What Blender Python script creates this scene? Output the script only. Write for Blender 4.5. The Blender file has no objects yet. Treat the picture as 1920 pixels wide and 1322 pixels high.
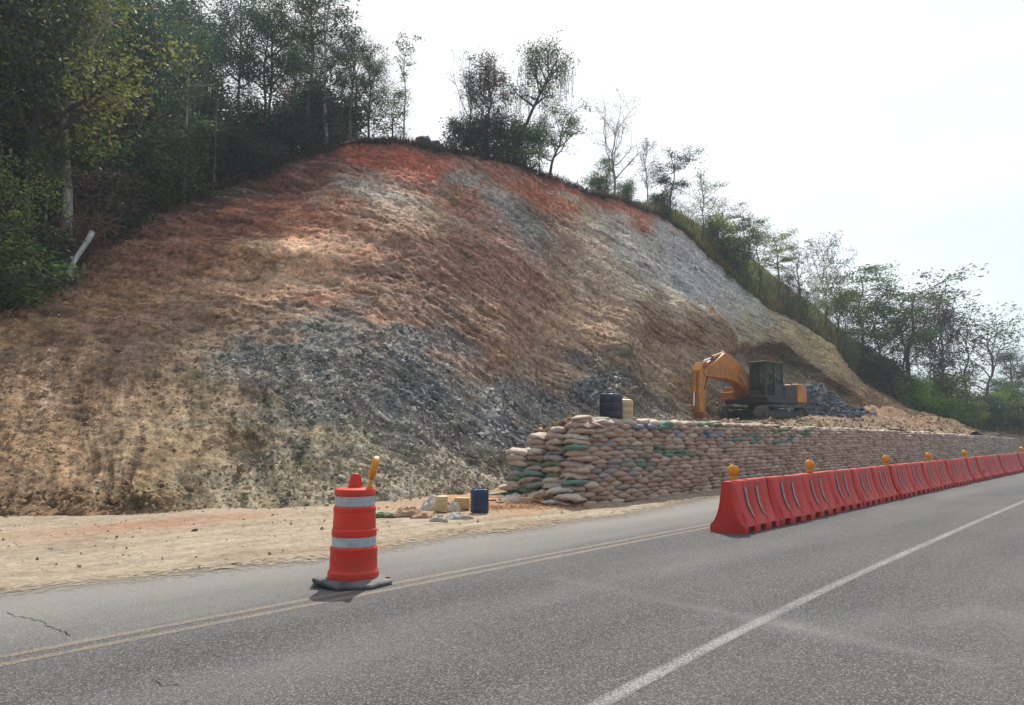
import bpy, math, random
import numpy as np
from mathutils import Vector, Matrix, Euler

R = math.radians
C = bpy.context.scene.collection
scene = bpy.context.scene

# ------------------------------------------------------------------ camera
PITCH = math.atan(159 / 1387)
cam_d = bpy.data.cameras.new('camera')
cam_d.sensor_width = 36
cam_d.lens = 26.0
cam_d.clip_end = 3000
cam = bpy.data.objects.new('camera', cam_d)
C.objects.link(cam)
cam.location = (0, 0, 1.5)
cam.rotation_euler = (R(90) + PITCH, 0, 0)
scene.camera = cam

# ------------------------------------------------------------------ light
SUN_EL, SUN_AZ = 55.0, 5.0
sun_d = bpy.data.lights.new('sun', 'SUN')
sun_d.energy = 4.9
sun_d.angle = R(0.6)
sun_d.color = (1.0, 0.95, 0.87)
sun = bpy.data.objects.new('sun', sun_d)
C.objects.link(sun)
sun.rotation_euler = (R(-(90 - SUN_EL)), 0, R(-SUN_AZ))

world = bpy.data.worlds.new('World')
scene.world = world
world.use_nodes = True
wn, wl = world.node_tree.nodes, world.node_tree.links
wn.clear()
sky = wn.new('ShaderNodeTexSky')
sky.sky_type = 'NISHITA'
sky.sun_disc = False
sky.sun_elevation = R(SUN_EL)
sky.sun_rotation = R(SUN_AZ)
sky.air_density = 1.0
sky.dust_density = 2.0
bg = wn.new('ShaderNodeBackground')
bg.inputs['Strength'].default_value = 0.10
tc = wn.new('ShaderNodeTexCoord')
mp = wn.new('ShaderNodeMapping')
mp.inputs['Scale'].default_value = (1.2, 1.2, 3.5)
nz = wn.new('ShaderNodeTexNoise')
nz.inputs['Scale'].default_value = 1.6
nz.inputs['Detail'].default_value = 5
rp = wn.new('ShaderNodeValToRGB')
rp.color_ramp.elements[0].position = 0.30
rp.color_ramp.elements[0].color = (0.60, 0.60, 0.60, 1)
rp.color_ramp.elements[1].position = 0.62
rp.color_ramp.elements[1].color = (0.93, 0.93, 0.93, 1)
mx = wn.new('ShaderNodeMixRGB')
# thin bright cloud veil, brightest in the glare round the sun, as hazy skies are
sdir = (math.sin(R(SUN_AZ)) * math.cos(R(SUN_EL)), math.cos(R(SUN_AZ)) * math.cos(R(SUN_EL)), math.sin(R(SUN_EL)))
dt = wn.new('ShaderNodeVectorMath'); dt.operation = 'DOT_PRODUCT'
dt.inputs[1].default_value = sdir
glare = wn.new('ShaderNodeValToRGB')
ge = glare.color_ramp.elements
ge[0].position = 0.20; ge[0].color = (.40, .47, .58, 1)
ge[1].position = 1.0; ge[1].color = (1, 1, 1, 1)
x_ = glare.color_ramp.elements.new(0.55); x_.color = (.52, .58, .66, 1)
x_ = glare.color_ramp.elements.new(0.70); x_.color = (.62, .73, .82, 1)
x_ = glare.color_ramp.elements.new(0.80); x_.color = (.80, .88, .935, 1)
x_ = glare.color_ramp.elements.new(0.88); x_.color = (.96, .985, 1, 1)
half = wn.new('ShaderNodeMath'); half.operation = 'MULTIPLY_ADD'; half.inputs[1].default_value = 0.5; half.inputs[2].default_value = 0.5
wl.new(tc.outputs['Generated'], dt.inputs[0])
wl.new(dt.outputs['Value'], half.inputs[0]); wl.new(half.outputs[0], glare.inputs[0])
vs_ = wn.new('ShaderNodeVectorMath'); vs_.operation = 'SCALE'; vs_.inputs['Scale'].default_value = 11.2
wl.new(glare.outputs[0], vs_.inputs[0])
wl.new(vs_.outputs[0], mx.inputs[2])
out = wn.new('ShaderNodeOutputWorld')
wl.new(tc.outputs['Generated'], mp.inputs['Vector'])
wl.new(mp.outputs[0], nz.inputs['Vector'])
wl.new(nz.outputs['Fac'], rp.inputs[0])
wl.new(rp.outputs[0], mx.inputs[0])
wl.new(sky.outputs[0], mx.inputs[1])
wl.new(mx.outputs[0], bg.inputs['Color'])
wl.new(bg.outputs[0], out.inputs['Surface'])

scene.view_settings.view_transform = 'Standard'
scene.view_settings.look = 'None'
scene.view_settings.gamma = 1
scene.view_settings.use_curve_mapping = False
scene.view_settings.exposure = 0.14
scene.cycles.max_bounces = 5
scene.cycles.diffuse_bounces = 2
scene.cycles.glossy_bounces = 2
scene.cycles.transmission_bounces = 4
scene.cycles.transparent_max_bounces = 8

# ------------------------------------------------------------------ survey helpers: sight lines of the site plan
F, H = 1387.0, 1.5
CP, SP = math.cos(PITCH), math.sin(PITCH)


def P(px, py, Y):
    """place on the sight line (px,py) at ground distance Y in front of the viewer"""
    a, b = px - 960.0, 661.0 - py
    k = Y / (F * CP - b * SP)
    return Vector((a * k, Y, H + (F * SP + b * CP) * k))


def G(px, py, z=0.0):
    a, b = px - 960.0, 661.0 - py
    k = (z - H) / (F * SP + b * CP)
    return Vector((a * k, (F * CP - b * SP) * k, z))


def proj(p):
    """numpy points -> pixel of the photograph"""
    p = np.asarray(p, float)
    x, y, z = p[..., 0], p[..., 1], p[..., 2] - H
    d = y * CP + z * SP
    up = -y * SP + z * CP
    return 960 + F * x / d, 661 - F * up / d


ROAD_AZ = R(41.59)
DS = np.array([math.sin(ROAD_AZ), math.cos(ROAD_AZ)])
DN = np.array([-DS[1], DS[0]])


def ST(s, t, z=0.0):
    return Vector((s * DS[0] + t * DN[0], s * DS[1] + t * DN[1], z))


ROAD_RZ = math.pi / 2 - ROAD_AZ          # local +X runs along the road, +Y towards the hill

# ------------------------------------------------------------------ numpy noise
_rs = np.random.RandomState(7)
_perm = _rs.permutation(256)
_perm = np.concatenate([_perm, _perm, _perm])
_grad = _rs.normal(size=(256, 3))
_grad /= np.linalg.norm(_grad, axis=1)[:, None]


def perlin(p):
    p = np.asarray(p, np.float64)
    i = np.floor(p).astype(int)
    f = p - i
    u = f * f * f * (f * (f * 6 - 15) + 10)
    i &= 255
    r = 0.0
    for dx in (0, 1):
        wx = u[..., 0] if dx else 1 - u[..., 0]
        for dy in (0, 1):
            wy = u[..., 1] if dy else 1 - u[..., 1]
            for dz in (0, 1):
                wz = u[..., 2] if dz else 1 - u[..., 2]
                h = _perm[_perm[_perm[(i[..., 0] + dx) & 255] + ((i[..., 1] + dy) & 255)] + ((i[..., 2] + dz) & 255)]
                g = _grad[h]
                d = g[..., 0] * (f[..., 0] - dx) + g[..., 1] * (f[..., 1] - dy) + g[..., 2] * (f[..., 2] - dz)
                r = r + wx * wy * wz * d
    return r * 1.6


def fbm(p, octaves=4, gain=0.5, lac=2.07):
    p = np.asarray(p, np.float64)
    a, r = 1.0, 0.0
    for k in range(octaves):
        r = r + a * perlin(p + 17.3 * k)
        p = p * lac
        a *= gain
    return r


def sstep(a, b, x):
    t = np.clip((x - a) / (b - a), 0, 1)
    return t * t * (3 - 2 * t)


def lin(c):
    c = np.asarray(c, float)
    return np.where(c <= 0.04045, c / 12.92, ((c + 0.055) / 1.055) ** 2.4)


def hexlin(h):
    return lin([int(h[i:i + 2], 16) / 255 for i in (0, 2, 4)])


# ------------------------------------------------------------------ mesh helpers
def mesh_np(name, verts, faces, mat=None, smooth=False, attrs=None):
    verts = np.asarray(verts, np.float32).reshape(-1, 3)
    faces = np.asarray(faces, np.int32)
    me = bpy.data.meshes.new(name)
    n, k = faces.shape
    me.vertices.add(len(verts))
    me.vertices.foreach_set('co', verts.ravel())
    me.loops.add(n * k)
    me.loops.foreach_set('vertex_index', faces.ravel())
    me.polygons.add(n)
    me.polygons.foreach_set('loop_start', np.arange(0, n * k, k, dtype=np.int32))
    try:
        me.polygons.foreach_set('loop_total', np.full(n, k, np.int32))
    except Exception:
        pass
    me.polygons.foreach_set('use_smooth', np.full(n, smooth, bool))
    me.update(calc_edges=True)
    for nm, dom, typ, dat in (attrs or []):
        at = me.attributes.new(nm, typ, dom)
        at.data.foreach_set('color' if typ == 'FLOAT_COLOR' else 'value', np.asarray(dat, np.float32).ravel())
    if mat:
        me.materials.append(mat)
    return me


def link(name, me, parent=None, loc=None, rot=None, scale=None):
    o = bpy.data.objects.new(name, me)
    C.objects.link(o)
    if parent:
        o.parent = parent
    if loc is not None:
        o.location = loc
    if rot is not None:
        o.rotation_euler = rot
    if scale is not None:
        o.scale = scale
    return o


def tag(o, label=None, cat=None, group=None, kind=None):
    if label: o['label'] = label
    if cat: o['category'] = cat
    if group: o['group'] = group
    if kind: o['kind'] = kind
    return o


def empty(name, loc, rz=0, label=None, cat=None, group=None):
    o = bpy.data.objects.new(name, None)
    o.empty_display_size = 0.2
    C.objects.link(o)
    o.location = loc
    o.rotation_euler = (0, 0, rz)
    return tag(o, label, cat, group)


def copy_tree(o, parent=None):
    c = o.copy()
    C.objects.link(c)
    if parent: c.parent = parent
    for ch in list(o.children):
        copy_tree(ch, c)
    return c


class MB:
    """collects shapes, builds ONE mesh"""

    def __init__(s):
        s.v, s.f = [], []

    def add(s, v, f):
        n = len(s.v)
        s.v += [tuple(x) for x in v]
        s.f += [tuple(i + n for i in q) for q in f]
        return s

    def box(s, c, d, rot=None, taper=1.0):
        hx, hy, hz = d[0] / 2, d[1] / 2, d[2] / 2
        m = rot if rot is not None else Matrix.Identity(3)
        v = []
        for z in (-1, 1):
            k = 1 if z < 0 else taper
            for x, y in ((-1, -1), (1, -1), (1, 1), (-1, 1)):
                v.append(Vector(c) + m @ Vector((x * hx * k, y * hy * k, z * hz)))
        return s.add(v, [(3, 2, 1, 0), (4, 5, 6, 7), (0, 1, 5, 4), (1, 2, 6, 5), (2, 3, 7, 6), (3, 0, 4, 7)])

    def bar(s, a, b, w, h):
        """box beam from a to b"""
        a, b = Vector(a), Vector(b)
        d = (b - a)
        L = d.length
        q = d.to_track_quat('X', 'Z').to_matrix()
        return s.box((a + b) / 2, (L, w, h), q)

    def cyl(s, a, b, r, r2=None, n=12):
        a, b = Vector(a), Vector(b)
        r2 = r if r2 is None else r2
        q = (b - a).to_track_quat('Z', 'Y').to_matrix()
        v, f = [], []
        for i in range(n):
            an = 2 * math.pi * i / n
            v.append(a + q @ Vector((r * math.cos(an), r * math.sin(an), 0)))
        for i in range(n):
            an = 2 * math.pi * i / n
            v.append(b + q @ Vector((r2 * math.cos(an), r2 * math.sin(an), 0)))
        for i in range(n):
            f.append((i, (i + 1) % n, n + (i + 1) % n, n + i))
        f.append(tuple(range(n - 1, -1, -1)))
        f.append(tuple(range(n, 2 * n)))
        return s.add(v, f)

    def tube(s, pts, rad, n=8):
        v, f = tube_np(np.array([tuple(p) for p in pts]), rad, n)
        s.add(v.tolist(), f.tolist())
        m = len(pts)
        k = len(s.v) - len(v)
        s.f.append(tuple(k + i for i in range(n - 1, -1, -1)))
        s.f.append(tuple(k + (m - 1) * n + i for i in range(n)))
        return s

    def lathe(s, prof, n=32, c=(0, 0, 0)):
        v, f = [], []
        for r, z in prof:
            for i in range(n):
                a = 2 * math.pi * i / n
                v.append((c[0] + r * math.cos(a), c[1] + r * math.sin(a), c[2] + z))
        for k in range(len(prof) - 1):
            for i in range(n):
                j = (i + 1) % n
                f.append((k * n + i, k * n + j, (k + 1) * n + j, (k + 1) * n + i))
        f.append(tuple(range(n - 1, -1, -1)))
        m = (len(prof) - 1) * n
        f.append(tuple(m + i for i in range(n)))
        return s.add(v, f)

    def prism(s, poly, y0, y1):
        """polygon in x,z extruded along y"""
        n = len(poly)
        v = [(x, y0, z) for x, z in poly] + [(x, y1, z) for x, z in poly]
        f = [(i, (i + 1) % n, n + (i + 1) % n, n + i) for i in range(n)]
        f.append(tuple(range(n - 1, -1, -1)))
        f.append(tuple(range(n, 2 * n)))
        return s.add(v, f)

    def build(s, name, mat, parent=None, smooth=False, bevel=0, loc=None, rot=None, auto=None):
        me = bpy.data.meshes.new(name)
        me.from_pydata(s.v, [], s.f)
        me.update()
        import bmesh
        bm = bmesh.new()
        bm.from_mesh(me)
        bmesh.ops.recalc_face_normals(bm, faces=bm.faces)
        bm.to_mesh(me)
        bm.free()
        if smooth:
            me.polygons.foreach_set('use_smooth', [True] * len(me.polygons))
            if auto:
                me.set_sharp_from_angle(angle=R(auto))
        me.materials.append(mat)
        o = link(name, me, parent, loc, rot)
        if bevel:
            b = o.modifiers.new('bevel', 'BEVEL')
            b.width = bevel
            b.segments = 2
            b.limit_method = 'ANGLE'
            b.angle_limit = R(40)
        return o


def tube_np(pts, rad, n=6):
    pts = np.asarray(pts, float)
    m = len(pts)
    rad = np.full(m, rad) if np.isscalar(rad) else np.asarray(rad, float)
    t = np.gradient(pts, axis=0)
    t /= np.linalg.norm(t, axis=1)[:, None] + 1e-9
    ref = np.array([0.13, 0.98, 0.1]) if abs(t[0, 2]) > 0.7 else np.array([0.05, 0.1, 1.0])
    a = np.cross(t, ref)
    a /= np.linalg.norm(a, axis=1)[:, None] + 1e-9
    b = np.cross(t, a)
    an = np.arange(n) * 2 * math.pi / n
    v = pts[:, None, :] + rad[:, None, None] * (np.cos(an)[None, :, None] * a[:, None, :] + np.sin(an)[None, :, None] * b[:, None, :])
    i = np.arange(m - 1)[:, None] * n
    j = np.arange(n)[None, :]
    k = (j + 1) % n
    f = np.stack([i + j, i + k, i + n + k, i + n + j], -1).reshape(-1, 4)
    return v.reshape(-1, 3), f


class Soup:
    """numpy accumulator of quads"""

    def __init__(s):
        s.v, s.f, s.a, s.n = [], [], [], 0

    def add(s, v, f, a=None):
        s.v.append(np.asarray(v, float))
        s.f.append(np.asarray(f, int) + s.n)
        s.n += len(v)
        if a is not None:
            s.a.append(a)

    def get(s):
        return np.concatenate(s.v), np.concatenate(s.f)


# ------------------------------------------------------------------ materials
def mat_new(name):
    m = bpy.data.materials.new(name)
    m.use_nodes = True
    return m, m.node_tree.nodes, m.node_tree.links, m.node_tree.nodes['Principled BSDF']


def simple_mat(name, col, rough=0.6, var=0.12, scale=6.0, bump=0.15, metal=0.0, dirt=None, dirt_amt=0.35, spec=0.4):
    m, n, l, b = mat_new(name)
    c = list(hexlin(col)) if isinstance(col, str) else list(col)
    t = n.new('ShaderNodeTexCoord')
    no = n.new('ShaderNodeTexNoise')
    no.inputs['Scale'].default_value = scale
    no.inputs['Detail'].default_value = 6
    l.new(t.outputs['Object'], no.inputs['Vector'])
    r = n.new('ShaderNodeValToRGB')
    r.color_ramp.elements[0].position = 0.3
    r.color_ramp.elements[1].position = 0.7
    r.color_ramp.elements[0].color = [max(0, x * (1 - var * 2)) for x in c] + [1]
    r.color_ramp.elements[1].color = [min(1, x * (1 + var)) for x in c] + [1]
    l.new(no.outputs['Fac'], r.inputs[0])
    src = r.outputs[0]
    if dirt:
        n2 = n.new('ShaderNodeTexNoise')
        n2.inputs['Scale'].default_value = scale * 0.6
        n2.inputs['Detail'].default_value = 8
        n2.inputs['Roughness'].default_value = 0.7
        l.new(t.outputs['Object'], n2.inputs['Vector'])
        r2 = n.new('ShaderNodeValToRGB')
        r2.color_ramp.elements[0].position = 0.42
        r2.color_ramp.elements[0].color = (0, 0, 0, 1)
        r2.color_ramp.elements[1].position = 0.68
        r2.color_ramp.elements[1].color = (dirt_amt * 2, dirt_amt * 2, dirt_amt * 2, 1)
        l.new(n2.outputs['Fac'], r2.inputs[0])
        mi = n.new('ShaderNodeMixRGB')
        l.new(r2.outputs[0], mi.inputs[0])
        l.new(src, mi.inputs[1])
        mi.inputs[2].default_value = list(hexlin(dirt)) + [1]
        src = mi.outputs[0]
    l.new(src, b.inputs['Base Color'])
    b.inputs['Roughness'].default_value = rough
    b.inputs['Metallic'].default_value = metal
    b.inputs['Specular IOR Level'].default_value = spec
    if bump:
        bu = n.new('ShaderNodeBump')
        bu.inputs['Strength'].default_value = bump
        bu.inputs['Distance'].default_value = 0.02
        l.new(no.outputs['Fac'], bu.inputs['Height'])
        l.new(bu.outputs[0], b.inputs['Normal'])
    return m


def soil_mat(name, attr='soil', bump=0.6, scale=5.0, contrast=0.5):
    m, n, l, b = mat_new(name)
    a = n.new('ShaderNodeAttribute')
    a.attribute_name = attr
    t = n.new('ShaderNodeTexCoord')
    n1 = n.new('ShaderNodeTexNoise')
    n1.inputs['Scale'].default_value = scale
    n1.inputs['Detail'].default_value = 10
    n1.inputs['Roughness'].default_value = 0.72
    l.new(t.outputs['Object'], n1.inputs['Vector'])
    r = n.new('ShaderNodeValToRGB')
    r.color_ramp.elements[0].position = 0.34
    r.color_ramp.elements[1].position = 0.66
    lo, hi = 1 - contrast, 1 + contrast
    r.color_ramp.elements[0].color = (lo * 0.5, lo * 0.5, lo * 0.5, 1)
    r.color_ramp.elements[1].color = (hi * 0.5, hi * 0.5, hi * 0.5, 1)
    l.new(n1.outputs['Fac'], r.inputs[0])
    v = n.new('ShaderNodeTexVoronoi')
    v.inputs['Scale'].default_value = scale * 2.2
    v.inputs['Randomness'].default_value = 1
    l.new(t.outputs['Object'], v.inputs['Vector'])
    mu = n.new('ShaderNodeVectorMath')
    mu.operation = 'MULTIPLY'
    l.new(a.outputs['Color'], mu.inputs[0])
    l.new(r.outputs[0], mu.inputs[1])
    mu2 = n.new('ShaderNodeVectorMath')
    mu2.operation = 'SCALE'
    mu2.inputs['Scale'].default_value = 2.0
    l.new(mu.outputs[0], mu2.inputs[0])
    l.new(mu2.outputs[0], b.inputs['Base Color'])
    b.inputs['Roughness'].default_value = 0.95
    b.inputs['Specular IOR Level'].default_value = 0.15
    ad = n.new('ShaderNodeMath')
    ad.operation = 'MULTIPLY_ADD'
    ad.inputs[1].default_value = 0.35
    l.new(v.outputs['Distance'], ad.inputs[0])
    l.new(n1.outputs['Fac'], ad.inputs[2])
    g = n.new('ShaderNodeTexNoise')          # grit
    g.inputs['Scale'].default_value = scale * 4.5
    g.inputs['Detail'].default_value = 6
    g.inputs['Roughness'].default_value = 0.8
    l.new(t.outputs['Object'], g.inputs['Vector'])
    gr = n.new('ShaderNodeMapRange')
    gr.inputs['From Min'].default_value = 0.36; gr.inputs['From Max'].default_value = 0.64
    gr.inputs['To Min'].default_value = 2 * (1 - contrast * .85); gr.inputs['To Max'].default_value = 2 * (1 + contrast * .75)
    l.new(g.outputs['Fac'], gr.inputs[0])
    l.new(gr.outputs[0], mu2.inputs['Scale'])
    bu = n.new('ShaderNodeBump')
    bu.inputs['Strength'].default_value = bump
    bu.inputs['Distance'].default_value = 0.12
    l.new(ad.outputs[0], bu.inputs['Height'])
    b2 = n.new('ShaderNodeBump')
    b2.inputs['Strength'].default_value = min(1, bump * 1.6)
    b2.inputs['Distance'].default_value = 0.05
    l.new(g.outputs['Fac'], b2.inputs['Height'])
    l.new(bu.outputs[0], b2.inputs['Normal'])
    l.new(b2.outputs[0], b.inputs['Normal'])
    return m


def asphalt_nodes(m, n, l):
    """returns colour output and bump normal of dusty worn asphalt; local x,y = along / across the road"""
    t = n.new('ShaderNodeTexCoord')
    v = n.new('ShaderNodeTexVoronoi')
    v.inputs['Scale'].default_value = 110
    l.new(t.outputs['Object'], v.inputs['Vector'])
    fine = n.new('ShaderNodeValToRGB')
    e = fine.color_ramp.elements
    e[0].position = 0.0; e[0].color = (0.020, 0.0195, 0.021, 1)
    e[1].position = 1.0; e[1].color = (0.21, 0.195, 0.20, 1)
    x = fine.color_ramp.elements.new(0.5); x.color = (0.052, 0.049, 0.053, 1)
    x = fine.color_ramp.elements.new(0.8); x.color = (0.088, 0.083, 0.087, 1)
    sep = n.new('ShaderNodeSeparateColor')
    l.new(v.outputs['Color'], sep.inputs[0])
    l.new(sep.outputs[0], fine.inputs[0])
    big = n.new('ShaderNodeTexNoise')
    big.inputs['Scale'].default_value = 0.9
    big.inputs['Detail'].default_value = 6
    mp = n.new('ShaderNodeMapping')
    mp.inputs['Scale'].default_value = (0.35, 1.6, 1)
    l.new(t.outputs['Object'], mp.inputs[0])
    l.new(mp.outputs[0], big.inputs['Vector'])
    at = n.new('ShaderNodeAttribute')
    at.attribute_name = 'dust'
    rr = n.new('ShaderNodeMapRange')
    rr.inputs['From Min'].default_value = 0.35
    rr.inputs['From Max'].default_value = 0.7
    rr.inputs['To Min'].default_value = 0.0
    rr.inputs['To Max'].default_value = 0.16
    l.new(big.outputs['Fac'], rr.inputs[0])
    ad = n.new('ShaderNodeMath')
    ad.operation = 'ADD'
    ad.use_clamp = True
    l.new(rr.outputs[0], ad.inputs[0])
    l.new(at.outputs['Fac'], ad.inputs[1])
    gm = n.new('ShaderNodeMapRange')          # dust sits between the stones, the stones stay bare
    gm.inputs['To Min'].default_value = 1.25; gm.inputs['To Max'].default_value = 0.62
    l.new(sep.outputs[1], gm.inputs[0])
    dm = n.new('ShaderNodeMath'); dm.operation = 'MULTIPLY'; dm.use_clamp = True
    l.new(ad.outputs[0], dm.inputs[0]); l.new(gm.outputs[0], dm.inputs[1])
    mi = n.new('ShaderNodeMixRGB')
    mi.inputs[2].default_value = (0.215, 0.203, 0.186, 1)
    l.new(dm.outputs[0], mi.inputs[0])
    l.new(fine.outputs[0], mi.inputs[1])
    bu = n.new('ShaderNodeBump')
    bu.inputs['Strength'].default_value = 0.55
    bu.inputs['Distance'].default_value = 0.006
    l.new(v.outputs['Distance'], bu.inputs['Height'])
    return mi.outputs[0], bu.outputs[0], t


def road_mat():
    m, n, l, b = mat_new('asphalt')
    c, nm, _ = asphalt_nodes(m, n, l)
    l.new(c, b.inputs['Base Color'])
    l.new(nm, b.inputs['Normal'])
    b.inputs['Roughness'].default_value = 0.85
    b.inputs['Specular IOR Level'].default_value = 0.25
    return m


def paint_mat(name, col, lo, hi, scale=30):
    m, n, l, b = mat_new(name)
    c, nm, t = asphalt_nodes(m, n, l)
    w = n.new('ShaderNodeTexNoise')
    w.inputs['Scale'].default_value = scale
    w.inputs['Detail'].default_value = 9
    w.inputs['Roughness'].default_value = 0.8
    l.new(t.outputs['Object'], w.inputs['Vector'])
    w2 = n.new('ShaderNodeTexNoise')
    w2.inputs['Scale'].default_value = 1.3
    l.new(t.outputs['Object'], w2.inputs['Vector'])
    s = n.new('ShaderNodeMath'); s.operation = 'MULTIPLY_ADD'; s.inputs[1].default_value = 0.35
    l.new(w2.outputs['Fac'], s.inputs[0]); l.new(w.outputs['Fac'], s.inputs[2])
    at = n.new('ShaderNodeAttribute'); at.attribute_name = 'edge'
    s2 = n.new('ShaderNodeMath'); s2.operation = 'MULTIPLY_ADD'; s2.inputs[1].default_value = 0.30
    vg = n.new('ShaderNodeTexVoronoi'); vg.inputs['Scale'].default_value = 85
    l.new(t.outputs['Object'], vg.inputs['Vector'])
    sg = n.new('ShaderNodeSeparateColor'); l.new(vg.outputs['Color'], sg.inputs[0])
    s3 = n.new('ShaderNodeMath'); s3.operation = 'MULTIPLY_ADD'; s3.inputs[1].default_value = 0.34
    l.new(sg.outputs[0], s3.inputs[0]); l.new(s.outputs[0], s3.inputs[2])
    l.new(at.outputs['Fac'], s2.inputs[0]); l.new(s3.outputs[0], s2.inputs[2])
    r = n.new('ShaderNodeMapRange')
    r.inputs['From Min'].default_value = lo
    r.inputs['From Max'].default_value = hi
    r.inputs['To Min'].default_value = 0.72
    r.inputs['To Max'].default_value = 0.0
    l.new(s2.outputs[0], r.inputs[0])
    mi = n.new('ShaderNodeMixRGB')
    l.new(r.outputs[0], mi.inputs[0]); l.new(c, mi.inputs[1])
    mi.inputs[2].default_value = list(col) + [1]
    l.new(mi.outputs[0], b.inputs['Base Color'])
    l.new(nm, b.inputs['Normal'])
    b.inputs['Roughness'].default_value = 0.8
    return m


def leaf_mat():
    m, n, l, b = mat_new('leaves')
    oi = n.new('ShaderNodeObjectInfo')
    at = n.new('ShaderNodeAttribute'); at.attribute_name = 'tint'
    hs = n.new('ShaderNodeHueSaturation')
    mr = n.new('ShaderNodeMapRange')
    mr.inputs['To Min'].default_value = 0.35; mr.inputs['To Max'].default_value = 2.3
    l.new(at.outputs['Fac'], mr.inputs[0])
    mh = n.new('ShaderNodeMapRange')
    mh.inputs['To Min'].default_value = 0.525; mh.inputs['To Max'].default_value = 0.47
    l.new(at.outputs['Fac'], mh.inputs[0])
    l.new(mh.outputs[0], hs.inputs['Hue']); l.new(mr.outputs[0], hs.inputs['Value'])
    l.new(oi.outputs['Color'], hs.inputs['Color'])
    l.new(hs.outputs[0], b.inputs['Base Color'])
    b.inputs['Roughness'].default_value = 0.55
    b.inputs['Specular IOR Level'].default_value = 0.3
    tr = n.new('ShaderNodeBsdfTranslucent')
    l.new(hs.outputs[0], tr.inputs['Color'])
    ms = n.new('ShaderNodeMixShader'); ms.inputs[0].default_value = 0.38
    l.new(b.outputs[0], ms.inputs[1]); l.new(tr.outputs[0], ms.inputs[2])
    l.new(ms.outputs[0], n['Material Output'].inputs['Surface'])
    return m


def bark_mat():
    m, n, l, b = mat_new('bark')
    oi = n.new('ShaderNodeObjectInfo')
    t = n.new('ShaderNodeTexCoord')
    no = n.new('ShaderNodeTexNoise'); no.inputs['Scale'].default_value = 5; no.inputs['Detail'].default_value = 7
    mp = n.new('ShaderNodeMapping'); mp.inputs['Scale'].default_value = (3, 3, 0.6)
    l.new(t.outputs['Object'], mp.inputs[0]); l.new(mp.outputs[0], no.inputs['Vector'])
    mr = n.new('ShaderNodeMapRange'); mr.inputs['From Min'].default_value = 0.3; mr.inputs['From Max'].default_value = 0.7
    mr.inputs['To Min'].default_value = 0.45; mr.inputs['To Max'].default_value = 1.25
    l.new(no.outputs['Fac'], mr.inputs[0])
    mu = n.new('ShaderNodeVectorMath'); mu.operation = 'SCALE'
    l.new(oi.outputs['Color'], mu.inputs[0]); l.new(mr.outputs[0], mu.inputs['Scale'])
    l.new(mu.outputs[0], b.inputs['Base Color'])
    b.inputs['Roughness'].default_value = 0.9
    bu = n.new('ShaderNodeBump'); bu.inputs['Strength'].default_value = 0.5; bu.inputs['Distance'].default_value = 0.03
    l.new(no.outputs['Fac'], bu.inputs['Height']); l.new(bu.outputs[0], b.inputs['Normal'])
    return m


def bag_mat(name, attr=None):
    m, n, l, b = mat_new(name)
    if attr:
        src = n.new('ShaderNodeAttribute'); src.attribute_name = attr; co = src.outputs['Color']
    else:
        src = n.new('ShaderNodeObjectInfo'); co = src.outputs['Color']
    t = n.new('ShaderNodeTexCoord')
    no = n.new('ShaderNodeTexNoise'); no.inputs['Scale'].default_value = 9; no.inputs['Detail'].default_value = 8
    no.inputs['Roughness'].default_value = 0.65
    ge = n.new('ShaderNodeNewGeometry')
    l.new(ge.outputs['Position'], no.inputs['Vector'])
    mr = n.new('ShaderNodeMapRange'); mr.inputs['From Min'].default_value = 0.3; mr.inputs['From Max'].default_value = 0.72
    mr.inputs['To Min'].default_value = 0.0; mr.inputs['To Max'].default_value = 0.75
    l.new(no.outputs['Fac'], mr.inputs[0])
    mi = n.new('ShaderNodeMixRGB')
    mi.inputs[2].default_value = (0.29, 0.215, 0.16, 1)      # dust of the hill on the cloth
    l.new(mr.outputs[0], mi.inputs[0]); l.new(co, mi.inputs[1])
    l.new(mi.outputs[0], b.inputs['Base Color'])
    b.inputs['Roughness'].default_value = 0.75
    b.inputs['Specular IOR Level'].default_value = 0.25
    n2 = n.new('ShaderNodeTexNoise'); n2.inputs['Scale'].default_value = 22; n2.inputs['Detail'].default_value = 5
    l.new(ge.outputs['Position'], n2.inputs['Vector'])
    bu = n.new('ShaderNodeBump'); bu.inputs['Strength'].default_value = 0.5; bu.inputs['Distance'].default_value = 0.02
    l.new(n2.outputs['Fac'], bu.inputs['Height']); l.new(bu.outputs[0], b.inputs['Normal'])
    return m


M_LEAF = leaf_mat()
M_BARK = bark_mat()
M_BAG = bag_mat('sack_cloth')
M_BAGS = bag_mat('sack_cloth_far', 'cloth')

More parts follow.
